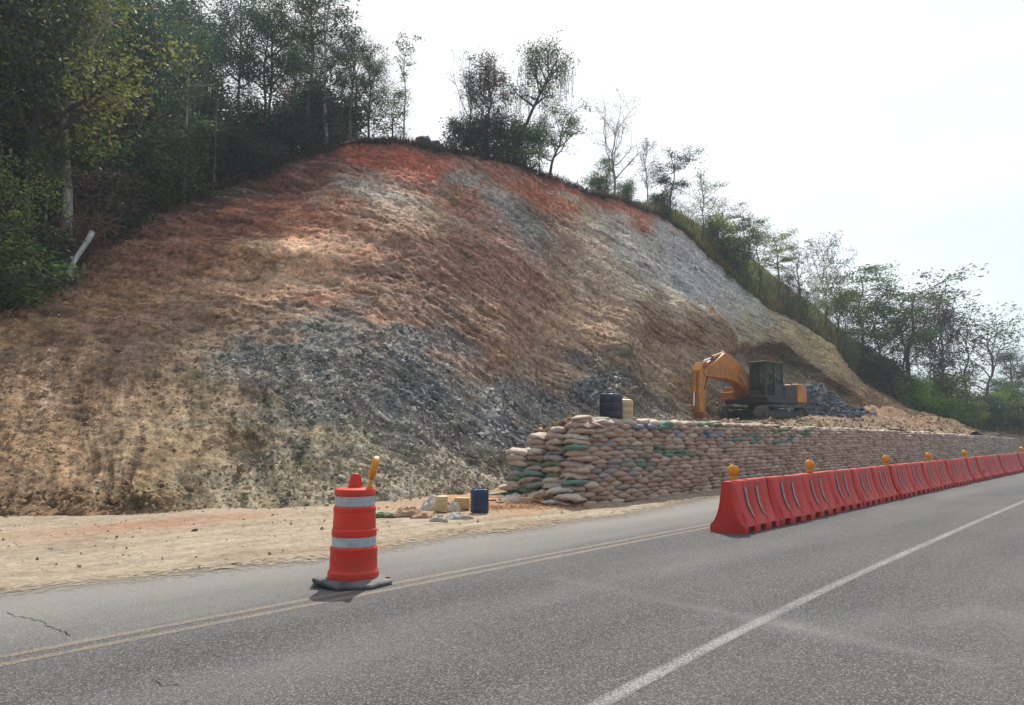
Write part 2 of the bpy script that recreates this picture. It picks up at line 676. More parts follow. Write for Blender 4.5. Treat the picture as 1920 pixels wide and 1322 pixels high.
#==SETTING==
# ================================================================== THE CUT SLOPE AND THE HILL
# crest px, toe (py or None -> z=0 at Y), toe Y, crest py, crest Y, type, behind-py (for the natural flank)
COLS = [
    (-900, 0, 9.5, None, 14.0, 'L', 2.5), (-420, 0, 11.8, None, 17.0, 'L', 3.5), (-150, 0, 12.9, None, 19.0, 'L', 4.4),
    (0, 0, 13.9, 598, 21.0, 'L', 0), (60, 0, 14.0, 560, 22.3, 'L', 0), (125, 0, 14.1, 520, 23.5, 'L', 0),
    (190, 0, 14.2, 470, 25.2, 'L', 0), (250, 0, 14.4, 428, 27.0, 'L', 0), (310, 0, 14.7, 400, 28.0, 'L', 0),
    (370, 0, 15.0, 376, 29.0, 'L', 0), (430, 0, 15.3, 350, 30.3, 'L', 0), (480, 0, 15.6, 330, 31.5, 'L', 0),
    (540, 0, 15.9, 305, 32.5, 'L', 0), (600, 0, 16.3, 284, 33.5, 'L', 0), (650, 0, 16.7, 270, 34.3, 'T', 0),
    (700, 0, 17.0, 269, 35.0, 'T', 0), (760, 0, 17.8, 273, 35.8, 'T', 0), (800, 0, 18.4, 278, 36.5, 'T', 0),
    (850, 0, 19.2, 284, 37.2, 'T', 0), (900, 0, 20.2, 291, 38.0, 'T', 0), (950, 0, 21.4, 303, 39.0, 'T', 0),
    (1000, 0, 22.8, 320, 40.2, 'T', 0), (1050, 0, 24.4, 342, 41.6, 'T', 0), (1100, 0, 26.2, 362, 43.2, 'T', 0),
    (1170, 786, 28.5, 384, 46.0, 'T', 372), (1230, 786, 31.0, 404, 49.0, 'N', 384), (1280, 786, 34.0, 436, 51.0, 'N', 405),
    (1330, 786, 37.0, 482, 53.0, 'N', 430), (1385, 784, 40.0, 535, 54.5, 'N', 462), (1440, 780, 42.5, 584, 56.0, 'N', 500),
    (1500, 776, 44.0, 612, 57.0, 'N', 548), (1560, 774, 45.5, 650, 57.8, 'N', 598), (1610, 776, 46.8, 708, 58.2, 'N', 632),
    (1650, 780, 48.0, 742, 58.5, 'N', 660), (1700, 788, 50.0, 768, 58.8, 'N', 694), (1760, 797, 53.0, 790, 59.3, 'N', 728),
    (1830, 809, 57.5, 806, 60.8, 'N', 760), (1900, 818, 66.0, 816, 68.5, 'N', 784), (2000, 821, 84.0, 820, 88.0, 'N', 800),
    (2250, 822, 120.0, 821, 124.0, 'N', 806), (2700, 822, 130.0, 821, 134.0, 'N', 812),
]


def zpy(py, Y, u):
    # height of a sight at image row py, azimuth u
    # rows are level lines only at px=960; solve with px from u
    b = 661 - py
    k = Y / (F * CP - b * SP)
    return H + (F * SP + b * CP) * k


ctrl = []
for (px, tpy, tY, cpy, cY, ty, bpy_) in COLS:
    if cpy is None:
        zc = bpy_
        b = 661 - 640
    else:
        b = 661 - cpy
        zc = zpy(cpy, cY, 0)
    u = (px - 960) / (F * CP - b * SP)
    zt = 0.0 if tpy == 0 else zpy(tpy, tY, 0)
    L = cY - tY
    dz = zc - zt
    if ty == 'N' and px > 1500:
        f2, f3 = 0.36, 0.70
    elif ty == 'N':
        f2, f3 = 0.22, 0.56
    else:
        f2, f3 = 0.31, 0.66
    rows = [(tY - 1.2, zt - 1.6), (tY, zt), (tY + L * .34, zt + dz * f2), (tY + L * .67, zt + dz * f3), (cY, zc)]
    if ty == 'L':
        rows += [(cY + 2.2, zc + 0.8), (cY + 11, zc + 3.6), (cY + 32, zc + 6.0), (cY + 130, zc + 4)]
    elif ty == 'T':
        rows += [(cY + 2.0, zc + 0.12), (cY + 9, zc - 0.3), (cY + 32, zc - 9), (cY + 130, -6)]
    else:
        zb = zpy(bpy_, cY + 13, 0)
        rows += [(cY + 2.0, zc + (zb - zc) * 0.22), (cY + 13, zb), (cY + 34, zb - 7 if zb > 8 else zb - 3), (cY + 130, -6)]
    ctrl.append((u, rows))
cu = np.array([c[0] for c in ctrl])
cr = np.array([c[1] for c in ctrl])            # cols, 9, 2

u_in = np.linspace(-0.74, 0.72, 900)
u_all = np.concatenate([np.linspace(-1.34, -0.75, 60), u_in, np.linspace(0.73, 1.25, 46)])
nr = [6, 160, 150, 130, 16, 34, 20, 8]
vv = [np.zeros(1)]
for k, n_ in enumerate(nr):
    vv.append(k + (np.arange(n_) + 1) / n_)
v_all = np.concatenate(vv)
NV, NU = len(v_all), len(u_all)


def smooth1(a, w, axis):
    k = np.exp(-np.linspace(-2, 2, 2 * w + 1) ** 2)
    k /= k.sum()
    p = [(0, 0)] * a.ndim
    p[axis] = (w, w)
    b = np.pad(a, p, mode='reflect', reflect_type='odd')
    return np.apply_along_axis(lambda m: np.convolve(m, k, 'valid'), axis, b)


rowsY = np.stack([np.interp(u_all, cu, cr[:, r, 0]) for r in range(9)])
rowsZ = np.stack([np.interp(u_all, cu, cr[:, r, 1]) for r in range(9)])
rowsY = smooth1(rowsY, 14, 1)
rowsZ = smooth1(rowsZ, 10, 1)
iv = np.minimum(v_all.astype(int), 7)
fv = v_all - iv
gY = rowsY[iv] * (1 - fv)[:, None] + rowsY[iv + 1] * fv[:, None]
gZ = rowsZ[iv] * (1 - fv)[:, None] + rowsZ[iv + 1] * fv[:, None]
gY = smooth1(gY, 5, 0)
gZ = smooth1(gZ, 5, 0)
U = np.broadcast_to(u_all, gY.shape)
V = np.broadcast_to(v_all[:, None], gY.shape)
GP = np.stack([U * gY, gY, gZ], -1)
gpx, gpy = proj(GP)

# the scoop dug out behind the excavator and the bulge left of it (built as real relief)
def blob(cx, cy, sx, sy, rot=0.0):
    c, s = math.cos(R(rot)), math.sin(R(rot))
    dx, dy = gpx - cx, gpy - cy
    a = (dx * c + dy * s) / sx
    b = (-dx * s + dy * c) / sy
    return np.exp(-(a * a + b * b))


facew = sstep(1.0, 1.15, V) * (1 - sstep(4.0, 4.2, V))
toe_n = sstep(1.0, 1.3, V)
GP[..., 1] += 2.6 * blob(1450, 690, 95, 48, 22) * facew
GP[..., 1] += 1.8 * blob(1545, 735, 60, 40, 25) * facew
GP[..., 1] -= 1.6 * blob(1300, 600, 90, 34, 20) * facew
GP[..., 1] -= 1.3 * blob(1160, 655, 40, 60, -30) * facew
GP[..., 1] += 1.1 * blob(1230, 650, 50, 40, 20) * facew
GP[..., 1] += 1.0 * blob(870, 390, 60, 60, 30) * facew
GP[..., 1] -= 0.9 * blob(990, 470, 60, 110, -45) * facew
GP[..., 1] += 0.9 * blob(560, 350, 120, 30, -10) * facew
GP[..., 1] -= 0.7 * blob(560, 480, 160, 22, 5) * facew
GP[..., 1] += 0.8 * blob(430, 870, 60, 60, 0) * facew
GP[..., 1] -= 0.8 * blob(300, 900, 70, 60, 30) * facew


def normals(g):
    du = np.gradient(g, axis=1)
    dv = np.gradient(g, axis=0)
    n = np.cross(du, dv)
    n /= np.linalg.norm(n, axis=-1)[..., None] + 1e-9
    return n


# undercut bank behind and right of the excavator: sharp lip, shaded wall below
lipy = np.interp(gpx, [1340, 1400, 1470, 1540, 1600, 1660], [668, 640, 640, 688, 730, 778])
lipy = lipy + 5 * perlin(np.stack([gpx * .03, gpx * 0, gpx * 0], -1))
dl = gpy - lipy
wx_ = sstep(1345, 1400, gpx) * (1 - sstep(1610, 1655, gpx))
GP[..., 1] += (1.25 * sstep(0, 14, dl) * (1 - sstep(40, 85, dl)) - 0.5 * sstep(-22, 0, dl) * (1 - sstep(0, 6, dl))) * wx_ * facew
NRM = normals(GP)
X, Z = GP[..., 0], GP[..., 2]
Yg = GP[..., 1]


def streak(th, along, across, seed, octv=4):
    c, s = math.cos(R(th)), math.sin(R(th))
    a = (X * c - Z * s * 1.25)
    b = (X * s + Z * c * 1.25)
    w = 0.25 * fbm(np.stack([X * .5, Z * .5, Yg * 0 + seed], -1), 2)
    return fbm(np.stack([a / along, (b + w) / across, Yg * 0.12 + seed], -1), octv)


def wpx(x0, x1, y0, y1, e=80):
    return sstep(x0 - e, x0 + e, gpx) * (1 - sstep(x1 - e, x1 + e, gpx)) * sstep(y0 - e, y0 + e, gpy) * (1 - sstep(y1 - e, y1 + e, gpy))


w_v = wpx(-900, 640, 640, 1100, 90)                      # steep rills, lower left
w_h = wpx(-900, 760, 200, 640, 90)                       # near level drag marks, upper left
w_r = sstep(0, 80, gpx - 1030 - (gpy - 380) * 0.55) * (1 - sstep(620, 680, gpy))  # grey bare face right
w_d = np.clip(1 - w_v - w_h - w_r, 0, 1)                 # long digging strokes down to the right
sA = streak(58, 3.0, 0.75, 3.1)
sB = streak(14, 2.2, 0.6, 8.7)
sC = streak(36, 4.2, 0.42, 5.2)
sD = streak(24, 3.5, 0.5, 9.9)
S = w_v * sA + w_h * sB + w_d * sC + w_r * sD
big = fbm(np.stack([X * .16, Yg * .16, Z * .22], -1), 3)
mid = fbm(np.stack([X * .7, Yg * .7, Z * .8], -1), 4)
fine = fbm(np.stack([X * 3.1, Yg * 3.1, Z * 3.4], -1), 3, 0.6)
ridg = 1 - np.abs(S) * 1.6
sF = w_v * streak(60, 1.6, 0.22, 41.3, 3) + w_h * streak(12, .9, 0.20, 47.1, 3) + w_d * streak(37, 3.6, 0.15, 43.7, 3) + w_r * streak(23, 3.0, 0.2, 49.4, 3)
_c, _s = math.cos(R(38)), math.sin(R(38))
_ph = (X * _s + Z * _c * 1.25) + .25 * fbm(np.stack([X * .4, Yg * .2, Z * .4 + 61], -1), 2)
teeth = np.abs(((_ph / 0.23) % 1.0) - .5) * 2                       # parallel scratches of the bucket teeth
tpat = sstep(.05, .35, fbm(np.stack([X * .22 + 40, Yg * .2, Z * .3], -1), 2)) * (w_d + .6 * w_r)
sharp = 0.5 - np.abs(sF) * 1.8
rough = np.abs(fbm(np.stack([X * 1.7, Yg * 1.7, Z * 1.9 + 31], -1), 5, 0.62))
disp = 0.36 * big + 0.07 * mid - 0.075 * rough * (1 - .5 * w_r) + 0.06 * sharp * (0.7 + .6 * w_d - .3 * w_h) + 0.05 * (teeth - .5) * tpat + 0.055 * S * (1 + .9 * w_v + .5 * w_d - .68 * w_h - .35 * w_r) + 0.055 * ridg * (w_d + w_r) + 0.042 * fine * (1 - 0.6 * w_r)
near = np.clip(Yg / 26, 0.55, 1.3)
amp = np.where(V < 4.25, facew * near, 0.5)
crest_damp = 1 - 0.55 * np.exp(-((V - 4.0) / 0.10) ** 2)
GP = GP + NRM * (disp * amp * crest_damp)[..., None]
# lip of roots and topsoil along the crest
lip = np.exp(-((V - 4.03) / 0.05) ** 2)
GP[..., 2] += lip * (0.12 + 0.28 * np.abs(fbm(np.stack([X * 1.3, Yg * 1.3, Z * 0], -1), 4)))
gpx, gpy = proj(GP)
NRM = normals(GP)

SOIL = [
    (40, 620, '9a7a5c'), (60, 800, '7d6650'), (40, 700, '6f5848'), (150, 690, '735c4b'), (300, 850, '86715a'), (120, 900, '7e6650'), (60, 940, '66503e'), (250, 940, '6d5846'),
    (200, 620, '74584a'), (400, 600, '6d5749'), (350, 480, '7a5446'), (250, 520, '80604a'), (170, 560, '8a6a50'),
    (430, 375, '4a3434'), (500, 345, '4c3430'), (570, 325, '5a3a34'), (620, 300, '60382c'), (520, 400, '87503c'), (600, 390, '84543e'), (400, 430, '6a4238'),
    (700, 292, '8e4632'), (760, 300, '984a34'), (820, 325, '9e5440'), (640, 335, '7a5044'), (690, 350, '8c847e'), (720, 365, '84807c'),
    (765, 395, '9a8474'), (800, 410, '8c7466'), (620, 430, '9c6e54'), (560, 425, '9a6850'), (560, 490, 'b8967c'), (470, 480, '8e6650'), (620, 500, 'a88068'),
    (700, 450, '8e6452'), (850, 430, '8c5e4e'), (870, 380, 'a4705a'), (900, 350, '948a82'), (930, 380, '807c7a'), (970, 410, '6f6d6e'), (1010, 430, '6c6a6a'), (1040, 440, '7c6458'),
    (980, 340, '9c5a42'), (1030, 370, 'a25c44'), (1060, 400, 'a66248'), (1060, 350, '8e4a38'), (1120, 370, '94503c'),
    (1090, 400, '989082'), (1130, 430, '969084'), (1200, 450, '96928c'), (1300, 500, '98969a'), (1350, 540, '908e90'), (1400, 575, '94938e'),
    (1170, 388, '9a5844'), (1215, 398, '9a5a44'), (1100, 480, '9a8a78'), (1180, 520, '9c9282'), (1250, 560, '93867a'), (1080, 540, '988070'),
    (1000, 520, '94685a'), (950, 500, '8a5a4c'), (900, 560, '87685a'), (1000, 590, 'a0806c'), (800, 560, '705648'), (720, 510, '5c463c'), (780, 500, '6a4a3e'), (850, 520, '74503f'),
    (650, 575, 'a07058'), (650, 620, '605a56'), (800, 620, '5f5b5b'), (600, 650, '5f5e5e'), (500, 700, '64605c'), (700, 700, '5c5d5f'), (760, 660, '606264'), (520, 640, '5c6060'),
    (850, 740, '68686c'), (1250, 455, '9a969a'), (1290, 560, '98969a'), (1340, 500, '9c9aa0'), (1150, 440, '989690'), (1220, 500, '9a9694'), (1310, 530, '94929a'), (900, 850, '7a7570'), (700, 820, '66645f'), (780, 900, '7c7468'), (600, 900, '6e6a60'), (500, 830, '74695a'), (560, 760, '5c5c5a'), (600, 800, '60605c'),
    (420, 760, '6d5f50'), (380, 690, '6a5a4c'), (470, 900, '726654'), (400, 930, '8a7458'), (540, 940, '726a5c'), (660, 860, '8a7a60'), (700, 935, '78746c'),
    (1060, 640, '9a7e68'), (1000, 680, '86705e'), (950, 650, '8a6a58'), (900, 700, '6e5c52'), (1150, 640, '9a836c'), (1100, 600, 'a08470'),
    (1080, 700, '50525a'), (1130, 720, '525258'), (1000, 730, '5c5c62'), (1200, 740, '605c54'), (1170, 690, '6c6256'), (1250, 670, '8a7660'), (1290, 720, '776856'),
    (1350, 620, '80684f'), (1300, 600, '8a7358'), (1240, 620, '705c4a'), (1400, 600, '9a8c74'), (1450, 650, '7a6a54'), (1420, 700, '7a6c5a'), (1490, 700, '8a7c68'), (1540, 720, '8c7e66'), (1370, 740, '66605a'),
    (1520, 630, '9a8a6e'), (1560, 660, 'a08a68'), (1580, 735, '6a5440'), (1620, 750, '6c523c'), (1700, 780, '8a6c50'), (1760, 795, '94785a'), (1850, 812, '7a6a54'),
    (950, 790, '60626a'), (1000, 860, '6a6a6c'),
]
face_mask = (V >= 1) & (V <= 4.02) & (np.abs(u_all)[None, :] < 0.74)
fi = np.argwhere(face_mask)[::37]
fpx, fpy = gpx[fi[:, 0], fi[:, 1]], gpy[fi[:, 0], fi[:, 1]]
fp3 = GP[fi[:, 0], fi[:, 1]]
sc_pos, sc_col = [], []
for x, y, h in SOIL:
    k = np.argmin((fpx - x) ** 2 + (fpy - y) ** 2)
    sc_pos.append(fp3[k])
    sc_col.append(hexlin(h))
sc_pos, sc_col = np.array(sc_pos), np.array(sc_col)
ALB = 1.36
warp = np.stack([fbm(np.stack([X * .45 + 9, Yg * .3, Z * .9], -1), 4), fbm(np.stack([X * .45, Yg * .3 + 5, Z * .9], -1), 4)], -1)
Q = GP.copy()
# smear the colour bands along the digging direction
Q[..., 0] += 1.7 * warp[..., 0] + 0.8 * S + .5 * sF
Q[..., 2] += 1.3 * warp[..., 1] + 0.5 * S + .35 * sF
Qf = Q.reshape(-1, 3)
col = np.zeros_like(Qf)
for i0 in range(0, len(Qf), 60000):
    q = Qf[i0:i0 + 60000]
    d = q[:, None, :] - sc_pos[None]
    d2 = d[..., 0] ** 2 + 0.25 * d[..., 1] ** 2 + 1.3 * d[..., 2] ** 2
    w = 1 / (d2 + 0.5) ** 1.8
    col[i0:i0 + 60000] = (w @ sc_col) / w.sum(1)[:, None]
col = col.reshape(GP.shape) * ALB
_l = col @ np.array([.3, .59, .11])
col = col * 0.88 + _l[..., None] * 0.12
rocky = np.clip(1.0 - (col[..., 0] / (col[..., 2] + 1e-6) - 1.0) / 0.75, 0, 1)   # grey shale where red ~ blue
_bm = (sstep(520, 600, gpy) * sstep(0.0, 0.55, 0.6 * fbm(np.stack([X * .55 + 3, Yg * .4, Z * .7], -1), 4) + .5 * sF) * rocky * .6)[..., None]
col = col * (1 - _bm) + np.array([0.25, 0.195, 0.15]) * _bm
_y = (1 - rocky)[..., None]
col = col * (1 + _y * np.array([.05, .01, -.11])) * (1 + rocky[..., None] * np.array([.12, .13, .04])) * (1 - .25 * tpat * (1 - teeth))[..., None]
# scraped streaks: pale fresh marks against darker soil, patches of moisture and clods
st2 = w_v * streak(60, 2.2, 0.35, 21.3) + w_h * streak(10, 1.8, 0.26, 27.1) + w_d * streak(37, 3.4, 0.13, 23.7) + w_r * streak(22, 3.2, 0.22, 29.4)
col *= (1 + 0.42 * np.clip(st2, -1, 1) + 0.35 * np.clip(sF, -1, 1) + 0.2 * mid + 0.22 * fine)[..., None].clip(0.35, 2)
pale = sstep(0.34, 0.70, st2 + 0.3 * mid) * (1 + .5 * w_d)
col = col * (1 - 0.35 * pale[..., None]) + np.array([0.42, 0.33, 0.26]) * 0.35 * pale[..., None]
_up = (wpx(620, 1350, 380, 660, 60) * (1 - rocky) * np.clip(.5 + 1.2 * st2, 0, 1))[..., None]
col = col * (1 - .30 * _up) + np.array([0.40, 0.285, 0.225]) * .30 * _up
# dark line of roots and topsoil at the crest, red bed right under it
top = np.exp(-((V - 4.02) / 0.07) ** 2) * (1 - sstep(1350, 1450, gpx)) * sstep(300, 420, gpx)
tw = np.clip(top * (0.9 + 0.9 * fbm(np.stack([X * 1.1, Yg, Z * 1.1], -1), 3)), 0, 1)[..., None]
col = col * (1 - tw) + np.array([0.055, 0.04, 0.035]) * tw
# forest floor / natural slope behind the crest
lit = np.array([0.060, 0.048, 0.032])
grs = np.array([0.135, 0.125, 0.055])
gm = sstep(-0.3, 0.5, fbm(np.stack([X * .3, Yg * .3, Z * .3], -1), 4))[..., None]
nat_r = sstep(1180, 1260, gpx)[..., None]
natural = (lit * (0.7 + 0.6 * gm)) * (1 - nat_r) + (grs * (0.45 + 0.8 * gm) + np.array([0.07, 0.03, 0.01]) * (1 - gm)) * nat_r
bw = sstep(4.02, 4.12, V + 0.05 * fine)[..., None]
col = col * (1 - bw) + natural * bw
col = np.clip(col, 0.012, 0.8)

idx = np.arange(NV * NU).reshape(NV, NU)
quads = np.stack([idx[:-1, :-1], idx[:-1, 1:], idx[1:, 1:], idx[1:, :-1]], -1).reshape(-1, 4)
rgba = np.concatenate([col.reshape(-1, 3), np.ones((NV * NU, 1))], 1)
M_SOIL = soil_mat('cut_slope_soil', bump=0.33, scale=4.6, contrast=0.55)
hill = link('hill', mesh_np('hill', GP.reshape(-1, 3), quads, M_SOIL, smooth=True, attrs=[('soil', 'POINT', 'FLOAT_COLOR', rgba)]))
tag(hill, 'steep freshly cut hillside of red, tan and grey earth', None, None, 'structure')


def hill_at(px, vrow):
    """ground point: azimuth given as crest-level px, grid row vrow (4 = crest, 5..7 behind it)"""
    r = np.argmin(np.abs(v_all - vrow))
    c = np.argmin(np.abs(gpx[r] - px))
    return Vector(GP[r, c])


_nz = np.argwhere((V >= 1.0) & (V <= 6.2))[::5]
_npx, _npy = gpx[_nz[:, 0], _nz[:, 1]], gpy[_nz[:, 0], _nz[:, 1]]


def hill_near(px, py):
    k = np.argmin((_npx - px) ** 2 + (_npy - py) ** 2)
    return Vector(GP[_nz[k, 0], _nz[k, 1]])


# ------------------------------------------------------------------ ground, road, shoulder
def strip(name, s_arr, tfun0, tfun1, nt, z, mat, attrs=None, zf=None):
    """sheet in road-local coordinates (x along, y across), rotated into place"""
    s_arr = np.asarray(s_arr, float)
    t0 = tfun0(s_arr); t1 = tfun1(s_arr)
    w = np.linspace(0, 1, nt)
    T = t0[:, None] * (1 - w) + t1[:, None] * w
    Sx = np.broadcast_to(s_arr[:, None], T.shape)
    Zz = np.full(T.shape, 0.0) if zf is None else zf(Sx, T)
    v = np.stack([Sx, T, Zz], -1).reshape(-1, 3)
    ix = np.arange(T.size).reshape(T.shape)
    f = np.stack([ix[:-1, :-1], ix[1:, :-1], ix[1:, 1:], ix[:-1, 1:]], -1).reshape(-1, 4)
    at = [(nm, 'POINT', typ, fn(Sx, T)) for nm, typ, fn in (attrs or [])]
    me = mesh_np(name, v, f, mat, True, at)
    o = link(name, me, None, (0, 0, z), (0, 0, ROAD_RZ))
    o['kind'] = 'structure'
    return o


M_EARTH = simple_mat('dry_earth', (0.16, 0.12, 0.085), 0.95, 0.25, 0.8, 0.6)
gv = [(-900, -300, 0), (900, -300, 0), (900, 1500, 0), (-900, 1500, 0)]
g = link('ground', mesh_np('ground', gv, [(0, 1, 2, 3)], M_EARTH), None, (0, 0, -0.05))
g['kind'] = 'structure'


def dust_f(s, t):
    p = np.stack([s * .5, t * 1.4, s * 0], -1)
    nn = fbm(p, 4)
    d = 0.40 * sstep(6.0, 6.7, t + 0.25 * nn) + 0.34 * sstep(6.8, 7.7, t + 0.3 * nn)      # dusty closed lane by the works
    d += 0.10 * sstep(5.4, 6.2, t + 0.2 * nn)
    # pale smear tracked across the white line
    for (a, b_, wd, am) in (((6.4, 5.0), (5.9, 1.2), 0.13, .26), ((6.2, 2.2), (7.6, 1.2), 0.36, .24), ((7.6, 1.4), (10.5, 1.2), 0.5, .09)):
        ax, ay = a; bx, by = b_
        L2 = (bx - ax) ** 2 + (by - ay) ** 2
        k = np.clip(((s - ax) * (bx - ax) + (t - ay) * (by - ay)) / L2, 0, 1)
        dd = np.hypot(s - ax - k * (bx - ax), t - ay - k * (by - ay))
        d += am * np.exp(-(dd / wd) ** 2) * (0.8 + 0.7 * nn)
    d += 0.12 * np.exp(-((t - 4.5) / 0.5) ** 2) * (0.5 + nn) + 0.12 * sstep(10, 40, s) + 0.10 * np.clip(fbm(np.stack([s * .12, t * .5, s * 0 + 5], -1), 4), 0, 1) + .06 * (np.exp(-((t - 4.4) / .35) ** 2) - np.exp(-((t - 3.5) / .3) ** 2) - np.exp(-((t - 5.2) / .3) ** 2))
    return np.clip(d, 0, 0.92)


s_road = np.concatenate([np.arange(-40, -2, 2.0), np.arange(-2, 16, 0.12), np.arange(16, 60, 0.8), np.arange(60, 400, 8.0)])
road = strip('road', s_road, lambda s: s * 0 - 1.6, lambda s: s * 0 + 9.2, 110, 0.0, road_mat(), [('dust', 'FLOAT', dust_f)])
verge = strip('road_verge', s_road, lambda s: s * 0 - 12, lambda s: s * 0 - 1.55 + 0.08 * np.sin(s), 20, 0.006, simple_mat('gravel_verge', (0.2, 0.17, 0.13), 0.95, 0.3, 6, 0.6))

M_YEL = paint_mat('worn_yellow_paint', (0.27, 0.185, 0.09), 0.74, 0.97, 45)
M_WHT = paint_mat('worn_white_paint', (0.29, 0.29, 0.285), 0.74, 0.95, 45)
s_line = np.concatenate([np.arange(-20, 20, 0.10), np.arange(20, 400, 4.0)])


def line(name, tc_, w, mat):
    tf = tc_ if callable(tc_) else (lambda s: s * 0 + tc_)
    wob = lambda s: 0.003 * np.sin(s * .9)
    edge = lambda s, t: np.clip(np.abs(t - tf(s) - wob(s)) / (w / 2), 0, 1) ** 3
    strip(name, s_line, lambda s: tf(s) - w / 2 + wob(s), lambda s: tf(s) + w / 2 + wob(s), 7, 0.0015, mat,
          [('edge', 'FLOAT', edge), ('dust', 'FLOAT', dust_f)])


line('yellow_line', 5.93, 0.11, M_YEL)
line('yellow_line', 6.14, 0.11, M_YEL)
line('white_line', lambda s: 2.745 - 0.32 * np.exp(-np.maximum(s - 2.2, 0) / 3.2), 0.13, M_WHT)

# cracks in the asphalt
M_CRACK = simple_mat('crack_filler', (0.02, 0.02, 0.02), 0.9, 0.2, 8, 0)
rng = random.Random(5)
cr_mb = MB()
for pts in ([(70, 1163), (95, 1176), (118, 1182), (132, 1192)], [(285, 1277), (310, 1284), (345, 1283)], [(10, 1148), (40, 1157), (70, 1163)]):
    q = [G(*p, z=0.005) for p in pts]
    q2 = []
    for a, b in zip(q[:-1], q[1:]):
        for k in range(4):
            p = a.lerp(b, k / 4)
            q2.append(p + Vector((rng.uniform(-.015, .015), rng.uniform(-.02, .02), 0)))
    q2.append(q[-1])
    for a, b in zip(q2[:-1], q2[1:]):
        n_ = Vector((-(b - a).y, (b - a).x, 0)).normalized() * rng.uniform(0.0015, 0.005)
        cr_mb.add([a - n_, b - n_, b + n_, a + n_], [(0, 1, 2, 3)])
o = cr_mb.build('road_crack', M_CRACK); o['kind'] = 'structure'


# sandy shoulder between road and slope, ragged thin edge spilling over the asphalt
def sh_edge(s):
    p = np.stack([s * .6, s * 0 + 3, s * 0], -1)
    q = np.stack([s * 4.0, s * 0 + 8, s * 0], -1)
    return np.interp(s, [-30, 2, 3.5, 5.3, 8.3, 10, 13, 16.5, 30, 60], [8.0, 8.0, 7.8, 7.35, 7.6, 7.4, 7.6, 8.0, 8.3, 8.4]) + 0.16 * fbm(p, 3) + 0.05 * fbm(q, 3)


def sh_z(s, t):
    e = sh_edge(s[:, 0])[:, None]
    d = t - e
    n1 = fbm(np.stack([s * .5, t * .8, s * 0], -1), 4)
    n2 = fbm(np.stack([s * 1.1, t * 4.2, s * 0 + 4], -1), 3)
    rut = sum(np.exp(-((t - c_ - .12 * np.sin(s * .35)) / .13) ** 2) for c_ in (9.3, 10.9, 11.6))
    return np.maximum(0.001 + .004 * sstep(.1, .5, d), 0.001 - 0.018 * rut * sstep(.5, 1.2, d) + sstep(0.2, 1.5, d) * (0.035 + 0.045 * n1 + 0.012 * n2))


def sh_col(s, t):
    base = np.array([0.35, 0.28, 0.205])
    red = np.array([0.33, 0.17, 0.10])
    pale_ = np.array([0.42, 0.35, 0.265])
    dark = np.array([0.24, 0.17, 0.115])
    n1 = fbm(np.stack([s * .35, t * 1.1, s * 0 + 2], -1), 4)[..., None]
    n2 = fbm(np.stack([s * .5, t * 3.5, s * 0 + 7], -1), 4)[..., None]
    c = base + (pale_ - base) * np.clip(n2 + .2, 0, 1)
    c = c + (dark - c) * np.clip(n1 * 1.1 - 0.1, 0, .8)
    rd = np.exp(-((s - 5.6) / 2.2) ** 2 - ((t - 13.0) / 1.0) ** 2)[..., None]
    c = c + (red - c) * np.clip(rd * (0.7 + n2), 0, 0.7)
    fib = (sstep(9.4, 10.2, s) * (1 - sstep(14, 15, s)) * sstep(9.2, 9.8, t))[..., None]
    c = c + (np.array([0.42, 0.25, 0.14]) - c) * np.clip(fib * (0.6 + n2), 0, .85)
    rt = sum(np.exp(-((t - c_ - .12 * np.sin(s * .35)) / .10) ** 2) for c_ in (9.3, 10.9, 11.6))[..., None]
    c = c * (1 - .22 * np.clip(rt * (0.6 + n2), 0, 1))
    fade = np.clip((t - sh_edge(s[:, 0])[:, None]) / 0.9, 0, 1)[..., None]
    c = c * fade + np.array([0.27, 0.235, 0.195]) * (1 - fade)
    return np.concatenate([c, np.ones(c.shape[:-1] + (1,))], -1)


s_sh = np.concatenate([np.arange(-30, -4, 1.0), np.arange(-4, 19, 0.09), np.arange(19, 70, 0.8)])
M_SAND = soil_mat('sandy_shoulder', bump=0.35, scale=7, contrast=0.28)
_n, _l = M_SAND.node_tree.nodes, M_SAND.node_tree.links
_a = _n.new('ShaderNodeAttribute'); _a.attribute_name = 'cover'
_t = _n.new('ShaderNodeTexCoord'); _w = _n.new('ShaderNodeTexNoise'); _w.inputs['Scale'].default_value = 9; _w.inputs['Detail'].default_value = 9; _w.inputs['Roughness'].default_value = .75
_l.new(_t.outputs['Object'], _w.inputs['Vector'])
_m = _n.new('ShaderNodeMath'); _m.operation = 'MULTIPLY_ADD'; _m.inputs[1].default_value = 1.3; _m.inputs[2].default_value = -1.62
_l.new(_a.outputs['Fac'], _m.inputs[0])
_s = _n.new('ShaderNodeMath'); _s.operation = 'MULTIPLY_ADD'; _s.inputs[1].default_value = 2.6; _l.new(_w.outputs['Fac'], _s.inputs[0]); _l.new(_m.outputs[0], _s.inputs[2])
_r = _n.new('ShaderNodeMapRange'); _r.inputs['From Min'].default_value = 0.0; _r.inputs['From Max'].default_value = 0.45; _l.new(_s.outputs[0], _r.inputs[0])
_l.new(_r.outputs[0], _n['Principled BSDF'].inputs['Alpha'])          # sand thins out to single grains over the asphalt
strip('dirt_shoulder', s_sh, sh_edge, lambda s: s * 0 + 19.0, 130, 0.001, M_SAND, [('soil', 'FLOAT_COLOR', sh_col), ('cover', 'FLOAT', lambda s, t: np.clip((t - sh_edge(s[:, 0])[:, None]) / 1.5, 0, 1))], sh_z)

# ------------------------------------------------------------------ filled bench behind the sandbag wall
W_T0 = 9.62                 # foot of the wall


